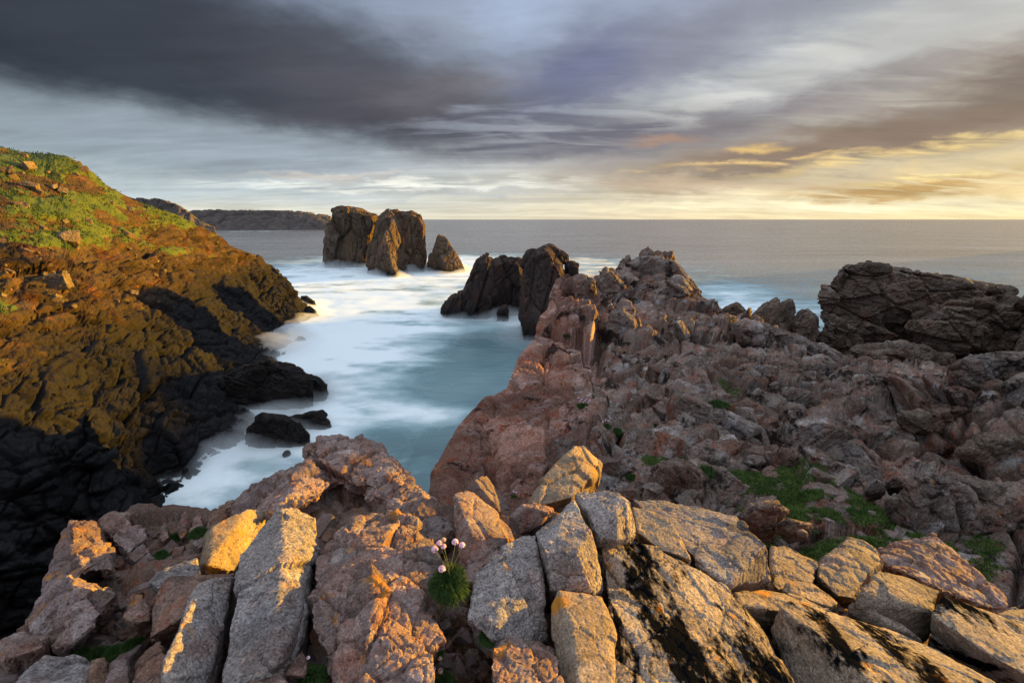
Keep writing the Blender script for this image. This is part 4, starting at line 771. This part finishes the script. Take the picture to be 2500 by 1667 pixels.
# ------------------------------------------------------------------ loose stones, copied from a few shapes
def proto_stone(seed, stretch=(1, 0.8, 0.65), name='stone'):
    """an angular joint block: a skewed box with some corners knocked off"""
    r = np.random.RandomState(seed); P = []
    for x in (-1, 1):
        for y in (-1, 1):
            for z in (-1, 1):
                c = np.array([x, y, z]) * 0.5 * (1 - 0.28 * r.rand(3))
                if r.rand() < 0.3:
                    for ax in range(3):
                        q = c.copy(); q[ax] *= r.uniform(0.2, 0.6); P.append(q * np.array(stretch))
                else: P.append(c * np.array(stretch))
    me = remesh([P], 0.034, 0); Q = vget(me); N = nget(me)
    d = 0.045 * fract(Q, 0.5, seed, (1, 1, 1), (seed, 1, 2), 1.2, 0.6, 0.4, 0.06, 0.1); tone = 0.5 * TONE + 0.35 * (r.rand() - 0.5)
    d += 0.016 * fract(Q, 0.16, seed + 1, (1, 1, 1), (0, 0, 0), 1.2, 0.7, 0.4, 0.1, 0.1) + 0.006 * fbm(Q / 0.06, 3, seed)
    Q = Q + N * d[:, None]
    me.vertices.foreach_set('co', Q.astype(np.float32).ravel()); me.update(); me.name = name
    me.polygons.foreach_set('use_smooth', np.zeros(len(me.polygons), bool)); fattr(me, 'tone', tone)
    return me
PR = [proto_stone(900 + i, ((1, 0.75, 0.6), (1, 0.9, 0.8), (1.25, 0.7, 0.5), (0.8, 0.65, 1.1))[i % 4]) for i in range(12)]
PROTO = {}
def stone(loc, size, mat, label, cat, group, name='stone', rs=rng, flat=0.3):
    k = rs.randint(len(PR)); key = (k, mat)
    if key not in PROTO:
        m2 = PR[k].copy(); m2.materials.clear(); m2.materials.append(M[mat]); PROTO[key] = m2
    o = bpy.data.objects.new(name, PROTO[key]); COL.objects.link(o)
    o.location = loc; o.scale = (size * rs.uniform(0.8, 1.2), size * rs.uniform(0.8, 1.2), size * rs.uniform(0.75, 1.15))
    o.rotation_euler = (rs.uniform(-flat, flat) * 2, rs.uniform(-flat, flat) * 2, rs.uniform(0, 6.28))
    global LAST; LAST = o
    return tag(o, label, cat, group)
def hit(bvh, px, py):
    r = ray(px, py); h = bvh.ray_cast(Vector((0, 0, 0)), Vector(r / np.linalg.norm(r)))
    return h[0]
# rubble in the small gully on the left of the ledge
cnt = 0; rs = np.random.RandomState(5)
poly = [(230, 1590), (300, 1640), (420, 1520), (395, 1440), (480, 1380), (510, 1300), (395, 1300), (290, 1370), (280, 1480)]
def inside(x, y, poly):
    c = False
    for i in range(len(poly)):
        (x1, y1), (x2, y2) = poly[i], poly[i - 1]
        if (y1 > y) != (y2 > y) and x < (x2 - x1) * (y - y1) / (y2 - y1) + x1: c = not c
    return c
while cnt < 85:
    px, py = rs.uniform(40, 560), rs.uniform(1290, 1660)
    if not inside(px, py, poly): continue
    h = hit(ledge_bvh, px, py)
    if h is None: continue
    big = rs.rand() < 0.25
    stone(h, rs.uniform(0.10, 0.17) if big else rs.uniform(0.035, 0.09), 'rubble' if rs.rand() < 0.6 else 'red', 'loose angular pinkish stone in the rubble gully left of the narrow grey slab', 'stone', 'rubble in the left gully', rs=rs); cnt += 1
# stones wedged between the near boulders
for px, py, s in ((760, 1250, 0.2), (790, 1290, 0.16), (1280, 1320, 0.12), (1110, 1500, 0.12), (1130, 1560, 0.10), (1180, 1230, 0.3), (1230, 1215, 0.22), (1090, 1230, 0.18), (1830, 1440, 0.12), (1960, 1470, 0.14), (2020, 1470, 0.1), (640, 1420, 0.15), (1350, 1540, 0.15), (2210, 1590, 0.2), (2330, 1640, 0.2), (1860, 1490, 0.12), (420, 1640, 0.1), (150, 1580, 0.12), (60, 1620, 0.16)):
    h = hit(ledge_bvh, px, py)
    if h is not None: stone(h, s, 'rubble', 'brown stone wedged in a crack between the near boulders', 'stone', 'stones wedged between boulders', rs=rs)
# broken blocks all over the headland slope
cnt = 0; rs = np.random.RandomState(9)
polyh = [(1330, 1130), (1420, 940), (1540, 850), (1620, 790), (1700, 740), (1800, 800), (1950, 850), (2000, 960), (2160, 980), (2160, 1130), (2000, 1180), (1880, 1150), (1700, 1200), (1560, 1240), (1480, 1180), (1380, 1190)]
while cnt < 170:
    px, py = rs.uniform(1320, 2180), rs.uniform(720, 1260)
    if not inside(px, py, polyh): continue
    h = hit(head_bvh, px, py)
    if h is None: continue
    s = math.exp(rs.normal(math.log(0.40), 0.5)) * (0.75 + h.length / 24); s = min(s, 1.9)
    stone(h - Vector((0, 0, 0.22 * s)), s, ('headrock', 'headland', 'headrock')[rs.randint(3)], 'broken brown block in the jumble covering the headland slope', 'boulder', 'broken blocks on the headland slope', 'boulder', rs=rs, flat=0.5)
    LAST.rotation_euler = (R(18) + rs.normal(0, 0.22), R(-26) + rs.normal(0, 0.25), R(10) + rs.normal(0, 0.35) + rs.randint(4) * 1.5708); cnt += 1
cnt = 0
while cnt < 45:          # pale stones round the grass
    px, py = rs.uniform(1450, 2220), rs.uniform(1120, 1330); h = hit(head_bvh, px, py)
    if h is None or h.length > 13: continue
    stone(h, rs.uniform(0.06, 0.28), 'rubble' if rs.rand() < 0.5 else 'headrock', 'loose stone on the floor of the grassy gully', 'stone', 'loose stones in the grassy gully', rs=rs); cnt += 1
# boulders on the turf
for px, py, w_px, lb in ((60, 412, 40, 'biggest pale boulder high on the turf'), (16, 424, 34, 'pale boulder pair at the left edge of the turf'), (30, 432, 22, 'pale round boulder beside the pair at the left edge'), (76, 458, 27, 'tilted golden boulder on the turf'), (126, 458, 24, 'dark upright boulder in the middle of the turf'), (150, 470, 27, 'wedge-shaped boulder below the dark upright one'),
    (163, 586, 56, 'wide dark flat boulder at the lower edge of the turf'), (315, 512, 20, 'golden boulder alone near the skyline'), (54, 506, 34, 'long brown boulder low on the turf'), (316, 575, 30, 'brown boulder at the right end of the turf'), (52, 375, 22, 'pale boulder on the hill skyline'), (130, 690, 60, 'smooth dark boulder in the cliff below the turf'), (205, 417, 22, 'small knob on the shoulder of the hill'), (275, 497, 16, 'small pale boulder near the right of the turf'), (95, 470, 18, 'small pale boulder beside the dark upright one'), (5, 368, 16, 'small pale boulder on the skyline at the left edge')):
    h = hit(hill_bvh, px, py)
    if h is None: h = hit(hill_bvh, px, py + 8)
    if h is None: continue
    stone(h, w_px / FOC * h.y, 'hillstone', lb, 'boulder', 'boulders on the hillside', 'boulder', rs=rs)
cnt = 0
while cnt < 95:
    px = rs.uniform(0, 420); py = rs.uniform(380, 760); h = hit(hill_bvh, px, py)
    if h is None: continue
    s = math.exp(rs.normal(math.log(0.36), 0.45))
    stone(h, s, 'hillstone', 'small stone scattered over the turf and scree of the hillside', 'stone', 'scattered stones on the hillside', rs=rs); cnt += 1

# ------------------------------------------------------------------ plants
def blades(centers, normals, length, width, rs, spread=0.6, droop=0.3):
    """one quad-and-tip blade per centre"""
    n = len(centers); up = np.asarray(normals, float) + rs.normal(0, spread, (n, 3)); up /= np.linalg.norm(up, axis=1, keepdims=True)
    side = np.cross(up, rs.normal(size=(n, 3))); side /= np.linalg.norm(side, axis=1, keepdims=True) + 1e-9
    L = (length * rs.uniform(0.6, 1.25, n))[:, None]; w = width * 0.5
    b0 = centers - side * w; b1 = centers + side * w; m = centers + up * L * 0.6; tip = centers + up * L + np.array([0, 0, -1]) * L * droop * rs.rand(n, 1) + side * L * 0.1
    V = np.stack([b0, b1, m + side * w * 0.8, m - side * w * 0.8, tip], 1).reshape(-1, 3)
    a = np.arange(n)[:, None] * 5
    F = np.concatenate([np.stack([a + 0, a + 1, a + 2], -1).reshape(-1, 3), np.stack([a + 0, a + 2, a + 3], -1).reshape(-1, 3), np.stack([a + 3, a + 2, a + 4], -1).reshape(-1, 3)])
    return V, F
def tuft_mesh(r, h, n, blen, bw, seed):
    q = np.random.RandomState(seed); u = q.rand(n); t = q.rand(n) * 6.283; ph = np.arccos(1 - u * 0.95)
    nrm = np.stack([np.sin(ph) * np.cos(t), np.sin(ph) * np.sin(t), np.cos(ph)], 1)
    rad = 0.85 + 0.35 * vnoise(nrm * 2.2 + seed, seed)
    cen = nrm * np.array([r, r, h]) * rad[:, None] * 0.86
    return blades(cen, nrm, blen, bw, q, 0.7, 0.6)
def dome_mesh(name, r, h, mat, seed):
    bm = bmesh.new(); bmesh.ops.create_icosphere(bm, subdivisions=4, radius=1.0)
    for v in bm.verts: v.co = Vector((v.co.x * r * 0.9, v.co.y * r * 0.9, max(v.co.z, -0.3) * h * 0.9))
    me = bpy.data.meshes.new(name); bm.to_mesh(me); bm.free(); P = vget(me); P += nget(me) * (fbm(P / (r * 0.25), 3, seed) * r * 0.12)[:, None]
    me.vertices.foreach_set('co', P.astype(np.float32).ravel()); me.update(); return me
def head_mesh(rad, seed):
    """a thrift head: a ball of small petals"""
    q = np.random.RandomState(seed); n = 60; d = q.normal(size=(n, 3)); d[:, 2] = np.abs(d[:, 2]) * 1.0 - 0.35 * q.rand(n); d /= np.linalg.norm(d, axis=1, keepdims=True)
    cen = d * rad * 0.55; s = np.cross(d, q.normal(size=(n, 3))); s /= np.linalg.norm(s, axis=1, keepdims=True); t = np.cross(d, s)
    k = rad * 0.34; V = []; F = []
    for i in range(n):
        c = cen[i]; o = c + d[i] * rad * 0.45; b = len(V)
        V += [c, o + s[i] * k, o + t[i] * k, o - s[i] * k, o - t[i] * k, o + d[i] * rad * 0.12]
        F += [(b, b + 1, b + 2), (b, b + 2, b + 3), (b, b + 3, b + 4), (b, b + 4, b + 1), (b + 5, b + 2, b + 1), (b + 5, b + 3, b + 2), (b + 5, b + 4, b + 3), (b + 5, b + 1, b + 4)]
    return mesh_np('flower', np.array(V), np.array(F))
def tube(name, a, b, r, bend=0.15):
    a = np.array(a, float); b = np.array(b, float); V = []; K = 6
    for i in range(7):
        t = i / 6; p = a + (b - a) * t + np.array([bend * (t - t * t), 0, 0]) * np.linalg.norm(b - a)
        for j in range(K): V.append(p + r * np.array([math.cos(6.283 * j / K), math.sin(6.283 * j / K), 0]))
    F = [(i * K + j, i * K + (j + 1) % K, (i + 1) * K + (j + 1) % K, (i + 1) * K + j) for i in range(6) for j in range(K)]
    return mesh_np(name, np.array(V), np.array(F))
def any_hit(px, py):
    dg = bpy.context.evaluated_depsgraph_get(); r = ray(px, py)
    ok, loc, nrm, i, ob, m = SC.ray_cast(dg, Vector((0, 0, 0)), Vector(r / np.linalg.norm(r)))
    return (loc, nrm) if ok else (None, None)
bpy.context.view_layer.update()
def thrift(px, py, w_px, hratio, label, flowers=(), faded=(), seed=0, group='cushions of thrift', dist=None):
    loc, nrm = any_hit(px, py + w_px * 0.3 * hratio)
    if loc is None: return
    if dist: loc = Vector(at(px, py + w_px * 0.3 * hratio, dist))
    r = 0.5 * w_px / FOC * loc.y / 0.9; h = r * hratio
    root = bpy.data.objects.new('thrift_plant', None); COL.objects.link(root); root.location = loc; tag(root, label, 'plant', group)
    near = loc.length < 4
    n = 6500 if near else 900
    V_, F_2 = tuft_mesh(r, h, n, r * (0.85 if near else 0.4), r * 0.055 if near else r * 0.05, seed)
    put('leaf_tuft', mesh_np('leaf_tuft', V_, F_2), M['leaf'], root)
    put('cushion', dome_mesh('cushion', r * 0.72, h * 0.72, None, seed), M['leaf'], root)
    q = np.random.RandomState(seed + 3)
    for lst, mt in ((flowers, 'petal'), (faded, 'seed')):
        for fx, fy, fw in lst:
            w = at(fx, fy, loc.y - 0.02 * near); rad = 0.5 * fw / FOC * loc.y / 0.9
            fo = put('flower', head_mesh(rad, q.randint(9999)), M[mt], root, Vector(w) - loc)
            base = np.array([q.uniform(-0.5, 0.5) * r, q.uniform(-0.3, 0.3) * r, h * 0.5]) - (np.array(w) - np.array(loc))
            put('stem', tube('stem', base, (0, 0, -rad * 0.3), rad * 0.09, q.uniform(-0.15, 0.15)), M['stem'], fo)
thrift(1096, 1405, 72, 1.5, 'tall dark green thrift cushion with pink flowers between two boulders', [(1061, 1341, 17), (1072, 1326, 14), (1083, 1334, 13), (1111, 1323, 16), (1128, 1331, 15), (1079, 1389, 18)], [(1083, 1318, 12)], 1, dist=1.52)
thrift(766, 1645, 58, 0.9, 'round thrift cushion at the bottom edge beside the rusty-veined boulder', [(753, 1605, 9)], [], 2, dist=1.24)
thrift(1190, 1550, 34, 1.0, 'small thrift tuft under the thin-edged block', [], [], 3)
thrift(1071, 1585, 24, 1.0, 'tiny thrift tuft in the dead moss', [], [], 4)
thrift(1083, 1650, 36, 1.0, 'thrift tuft with faded brown heads at the bottom edge', [(1047, 1640, 22), (1058, 1632, 12)], [(1074, 1607, 11), (1075, 1637, 14)], 5)
thrift(435, 1312, 36, 0.6, 'bright low thrift cushion below the twin spires', [], [], 6)
thrift(483, 1297, 26, 0.8, 'thrift cushion tucked right of the twin spires', [], [], 7)
thrift(392, 1352, 24, 0.6, 'small thrift cushion among the gully stones', [], [], 8)
thrift(349, 1546, 26, 0.9, 'thrift tuft against the foot of the rust-red block', [], [], 9)
thrift(318, 1573, 34, 0.5, 'flat strip of thrift on the gully slope', [], [], 10)
thrift(281, 1588, 34, 0.5, 'flat dull thrift patch next to the strip', [], [], 11)
thrift(239, 1597, 44, 0.5, 'widest thrift mat on the gully slope', [], [], 12)
thrift(200, 1592, 30, 0.6, 'dark thrift patch at the left end of the gully slope', [], [], 13)
thrift(277, 1524, 20, 0.7, 'thrift sprig beside the dark purple boulder', [], [], 14)
thrift(1481, 1038, 22, 0.9, 'first of two green thrift cushions on the far slope', [(1478, 1026, 4), (1485, 1028, 4), (1472, 1030, 4)], [], 15)
thrift(1506, 1050, 34, 0.75, 'larger dull green thrift cushion beside the first', [], [], 16)
thrift(1599, 1037, 17, 0.9, 'small thrift cushion alone on the red scree', [], [], 17)
thrift(1424, 988, 30, 0.6, 'thrift cushion thick with pink flowers on the headland face', [(1412 + 4 * i, 972 + (i * 7) % 11, 4) for i in range(8)], [], 18)
thrift(1256, 1210, 17, 0.7, 'sprig of thrift with a flower behind the golden spire', [(1254, 1200, 4), (1260, 1202, 4)], [], 19)
thrift(1541, 1160, 30, 0.6, 'dark thrift mat left of the red-brown boulder', [], [], 20)
thrift(1500, 868, 40, 0.3, 'reddish heather clump halfway up the headland', [], [], 21) if False else None
thrift(1728, 1150, 64, 0.5, 'bright green clump right of the red-brown boulder', [], [], 22)
thrift(1755, 985, 46, 0.35, 'green clump in the hollow halfway up the slope', [], [], 23)
thrift(1385, 818, 20, 0.4, 'tiny green sprig on the ochre crag', [], [], 24)
thrift(1625, 868, 14, 0.6, 'tiny green sprig among the dark blocks', [], [], 25)

V_, F_2 = blades(TUFTS, np.tile([0, 0, 1.0], (len(TUFTS), 1)), 0.26, 0.07, np.random.RandomState(13), 0.5, 0.5)
tag(put('grass', mesh_np('hill_grass', V_, F_2), M['turf']), 'rough grass tufts standing in the hillside turf', kind='stuff')
cnt = 0; rs = np.random.RandomState(21); tries = 0
while cnt < 50 and tries < 3000:
    tries += 1; px, py = rs.uniform(20, 2480), rs.uniform(1300, 1660); r = ray(px, py)
    ok, loc, nrm, i_, ob, m_ = SC.ray_cast(bpy.context.evaluated_depsgraph_get(), Vector((0, 0, 0)), Vector(r / np.linalg.norm(r)))
    if not ok or not ob.name.startswith('rock_ledge'): continue
    stone(loc, rs.uniform(0.03, 0.10), 'rubble' if rs.rand() < 0.6 else 'red', 'small angular chip lying in a crack between the near boulders', 'stone', 'chips in the cracks of the near ledge', rs=rs); cnt += 1
# grass on the gully floor
rs = np.random.RandomState(3)
near_i = np.where((HEADG > 0.35) & (HEADP[:, 1] < 20))[0]
wt_ = 1.0 / np.maximum(np.linalg.norm(HEADP[near_i], axis=1), 3) ** 0; sel = near_i[rs.randint(0, len(near_i), 110000)]
cen = HEADP[sel] + rs.normal(0, 0.04, (len(sel), 3)) * np.array([1, 1, 0])
keep = fbm(cen / 0.35, 3, 77) > -0.2
V_, F_2 = blades(cen[keep], np.tile([0, 0, 1.0], (keep.sum(), 1)), 0.075, 0.011, rs, 0.5, 0.5)
tag(put('grass', mesh_np('gully_grass', V_, F_2), M['grass']), 'short green grass on the floor of the gully', kind='stuff')
# dead moss and withered leaves in the cracks at the bottom
cs = []
for _ in range(5200):
    px, py = rs.uniform(985, 1215), rs.uniform(1470, 1690); h = hit(ledge_bvh, px, py)
    if h is not None and vnoise(np.array([[px / 40, py / 40, 0.5]]), 5)[0] > -0.35: cs.append(h)
cs = np.array(cs)
V_, F_2 = blades(cs, np.tile([0, 0, 1.0], (len(cs), 1)), 0.035, 0.006, rs, 0.9, 0.7)
tag(put('dead_moss', mesh_np('dead_moss', V_, F_2), M['moss']), 'brown withered moss filling the cracks at the bottom edge', kind='stuff')

# ------------------------------------------------------------------ the sea
# foam gathers where rock stands in the water: rasterise every solid's waterline and spread it
CELL = 0.75; X0, X1, Y0, Y1 = -110.0, 90.0, 0.0, 270.0
nx, ny = int((X1 - X0) / CELL), int((Y1 - Y0) / CELL)
mask = np.zeros((nx, ny), np.float32)
for P in SOLID:
    s = P[(P[:, 2] > SEA - 0.6)]
    i = ((s[:, 0] - X0) / CELL).astype(int); j = ((s[:, 1] - Y0) / CELL).astype(int)
    ok = (i >= 0) & (j >= 0) & (i < nx) & (j < ny); mask[i[ok], j[ok]] = 1
def box(a, r):
    for ax in (0, 1):
        c = np.cumsum(np.pad(a, [(r + 1, r) if k == ax else (0, 0) for k in (0, 1)], 'edge'), axis=ax)
        a = (np.take(c, np.arange(2 * r + 1, c.shape[ax]), ax) - np.take(c, np.arange(0, c.shape[ax] - 2 * r - 1), ax)) / (2 * r + 1)
    return a
near1 = box(box(mask, 2), 2); near2 = box(box(mask, 6), 6); near3 = box(box(mask, 16), 16)
def samp(g, x, y):
    fi = np.clip((x - X0) / CELL - 0.5, 0, nx - 1.001); fj = np.clip((y - Y0) / CELL - 0.5, 0, ny - 1.001); i = fi.astype(int); j = fj.astype(int); a = fi - i; b = fj - j
    return g[i, j] * (1 - a) * (1 - b) + g[i + 1, j] * a * (1 - b) + g[i, j + 1] * (1 - a) * b + g[i + 1, j + 1] * a * b
def gb(x, y, px, py, rx, ry, rot=0):
    w = at(px, py, SEA); c, s = math.cos(rot), math.sin(rot); dx, dy = x - w[0], y - w[1]
    return np.exp(-(((dx * c + dy * s) / rx) ** 2 + ((-dx * s + dy * c) / ry) ** 2))
psi = np.concatenate([np.linspace(R(75), R(38.2), 40), np.linspace(R(38), R(0.9), 420), np.linspace(R(0.88), R(0.03), 120)]); rad = -SEA / np.tan(psi); rad = np.concatenate([rad, [60000.0]])
azs = np.linspace(R(-88), R(88), 610)
AZm, RR = np.meshgrid(azs, rad, indexing='ij'); X = RR * np.sin(AZm); Y = RR * np.cos(AZm)
xf, yf = X.ravel(), Y.ravel(); P2 = np.stack([xf, yf, 0 * xf], 1)
inreg = np.clip((yf - 5) / 10, 0, 1) * np.clip((250 - yf) / 60, 0, 1) * np.clip((xf + 105) / 20, 0, 1) * np.clip((85 - xf) / 20, 0, 1)
warp = np.stack([fbm(P2 / 22, 3, 81), fbm(P2 / 22, 3, 82)], 1) * 7
xs_, ys_ = xf + warp[:, 0], yf + warp[:, 1]
foam = 0.06 * inreg
foam += 1.2 * gb(xs_, ys_, 800, 690, 30, 60, 0.2) + 1.0 * gb(xs_, ys_, 930, 770, 24, 26) + 0.95 * gb(xs_, ys_, 760, 830, 16, 16) + 0.9 * gb(xs_, ys_, 1150, 665, 26, 34) + 0.55 * gb(xs_, ys_, 1000, 640, 60, 50)
foam += 0.7 * gb(xs_, ys_, 820, 920, 9, 9) + 0.85 * gb(xs_, ys_, 1010, 1000, 10, 3.0, 0.2) + 0.35 * gb(xs_, ys_, 700, 1110, 7, 6) + 0.25 * gb(xs_, ys_, 520, 1190, 7, 6) + 0.5 * gb(xs_, ys_, 940, 880, 8, 10) + 0.8 * gb(xs_, ys_, 1720, 745, 26, 40) + 0.6 * gb(xs_, ys_, 1250, 640, 60, 40) + 0.35 * gb(xs_, ys_, 620, 565, 60, 30)
foam -= 0.55 * gb(xs_, ys_, 1220, 870, 9, 12) + 0.28 * gb(xs_, ys_, 1000, 930, 6, 5) + 0.20 * gb(xs_, ys_, 1010, 1100, 5, 5) + 0.25 * gb(xs_, ys_, 1050, 840, 9, 8)
foam += (0.55 * samp(near1, xs_ * 0.7 + xf * 0.3, ys_ * 0.7 + yf * 0.3) + 0.42 * samp(near2, xs_, ys_) + 0.22 * samp(near3, xs_, ys_)) * inreg
Pst = P2 / np.array([9.0, 5.0, 1])
foam = foam * (0.80 + 1.0 * fbm(Pst, 6, 83, 0.62)) + 0.10 * fbm(P2 / np.array([40, 10, 1]), 4, 84) * np.clip(yf / 120, 0, 1)
foam = np.clip(foam, 0, 1.25)
Zs = SEA + 0.10 * fbm(P2 / 6, 2, 85) * inreg
me = mesh_np('sea', np.stack([xf, yf, Zs], 1), grid_faces(len(azs), len(rad)), True); fattr(me, 'foam', foam)
t = NT('sea_water'); tcn = t.n('ShaderNodeTexCoord'); Vv = tcn.outputs['Object']; fa = t.n('ShaderNodeAttribute', attribute_name='foam').outputs['Fac']
mpn = t.n('ShaderNodeMapping'); t.l(Vv, mpn.inputs[0]); mpn.inputs['Scale'].default_value = (0.55, 1.0, 1)
nlo = t.noise(mpn.outputs[0], 0.12, 8, 0.62, 2.6); nmid = t.noise(mpn.outputs[0], 0.45, 7, 0.64, 2.0)
fm = t.math('ADD', fa, t.math('MULTIPLY', t.math('SUBTRACT', t.math('ADD', nlo, t.math('MULTIPLY', nmid, 0.35)), 0.67), 0.95))
geo = t.n('ShaderNodeNewGeometry'); sp = t.n('ShaderNodeSeparateXYZ'); t.l(geo.outputs['Position'], sp.inputs[0])
base = t.mix(t.rng(sp.outputs[1], 60, 220), (0.115, 0.20, 0.22, 1), (0.15, 0.155, 0.165, 1))     # clear teal over the inlet's bed, grey over deep water
fs = t.n('ShaderNodeMapping'); t.l(Vv, fs.inputs[0]); fs.inputs['Scale'].default_value = (0.006, 0.035, 1)
base = t.mix(1.0, base, t.rng(t.noise(fs.outputs[0], 1.0, 8, 0.65, 0.6), 0.3, 0.7, 0.6, 1.5, False), 'MULTIPLY')
col = t.mix(t.rng(fm, 0.02, 0.45, 0, 0.55), base, (0.25, 0.42, 0.46, 1))
col = t.mix(t.rng(fm, 0.12, 1.15), col, (0.76, 0.85, 0.87, 1))
p = t.n('ShaderNodeBsdfPrincipled'); t.l(col, p.inputs['Base Color'])
t.l(t.rng(fm, 0.0, 0.7, 0.24, 0.8), p.inputs['Roughness']); p.inputs['IOR'].default_value = 1.33
t.l(t.rng(fm, 0.1, 0.8, 0.5, 0.1), p.inputs['Specular IOR Level'])
wv = t.n('ShaderNodeMapping'); t.l(Vv, wv.inputs[0]); wv.inputs['Scale'].default_value = (0.10, 0.35, 1)
bm1 = t.bump(t.noise(wv.outputs[0], 0.5, 6, 0.6), 0.22, 1.2)
bm2 = t.bump(t.noise(wv.outputs[0], 3.0, 4, 0.6), 0.35, 0.25, bm1)
t.l(bm2, p.inputs['Normal']); t.l(p.outputs[0], t.out.inputs[0])
tag(put('sea', me, t.m), 'milky long-exposure sea, teal in the inlet and grey to the horizon', kind='structure')

# surf mist: a low closed bank of spray, thickest against the rocks and thinning to nothing away from them
MC = 2
mh = box(box(mask, 4), 3); mh = np.clip(mh * 1.5, 0, 1)
gxm = X0 + (np.arange(nx) + 0.5) * CELL; gym = Y0 + (np.arange(ny) + 0.5) * CELL
sx0, sx1, sy0, sy1 = 40, 205, 36, 300
gxs, gys = gxm[sx0:sx1], gym[sy0:sy1]
GX, GY = np.meshgrid(gxs, gys, indexing='ij'); Pm = np.stack([GX.ravel(), GY.ravel(), 0 * GX.ravel()], 1)
hh = mh[sx0:sx1, sy0:sy1].ravel() * (1.3 + 1.6 * fbm(Pm / 7, 4, 91)) * np.clip(0.35 + Pm[:, 1] / 110, 0, 1.8) + 0.25 * (fbm(Pm / 12, 3, 92) - 0.2)
hh = hh.reshape(GX.shape); edge = np.ones_like(hh); 
for k in range(5): edge[k, :] *= k / 5; edge[-1 - k, :] *= k / 5; edge[:, k] *= k / 5; edge[:, -1 - k] *= k / 5
hh = np.clip(hh, 0, 4) * edge
top = np.stack([GX, GY, SEA + 0.02 + hh], -1).reshape(-1, 3); bot = np.stack([GX, GY, np.full_like(GX, SEA - 0.6)], -1).reshape(-1, 3)
nu, nv = GX.shape; F1 = grid_faces(nu, nv); n0 = nu * nv; a = np.arange(n0).reshape(nu, nv)
def wallf(l): return np.stack([l[:-1], l[1:], l[1:] + n0, l[:-1] + n0], 1)
F = np.concatenate([F1, F1[:, ::-1] + n0, wallf(a[:, 0])[:, ::-1], wallf(a[:, -1]), wallf(a[0, :]), wallf(a[-1, :])[:, ::-1]])
me = mesh_np('surf_mist', np.concatenate([top, bot]), F, True)
t = NT('surf_mist'); pv = t.n('ShaderNodeVolumePrincipled'); pv.inputs['Color'].default_value = (0.93, 0.96, 0.98, 1); pv.inputs['Density'].default_value = 0.28; pv.inputs['Anisotropy'].default_value = 0.2
t.l(pv.outputs[0], t.out.inputs['Volume'])
tag(put('surf_mist', me, t.m), 'white spray drifting low over the water round the rocks', kind='stuff')
print('objects', len(bpy.data.objects), 'verts', sum(len(o.data.vertices) for o in bpy.data.objects if o.type == 'MESH'))
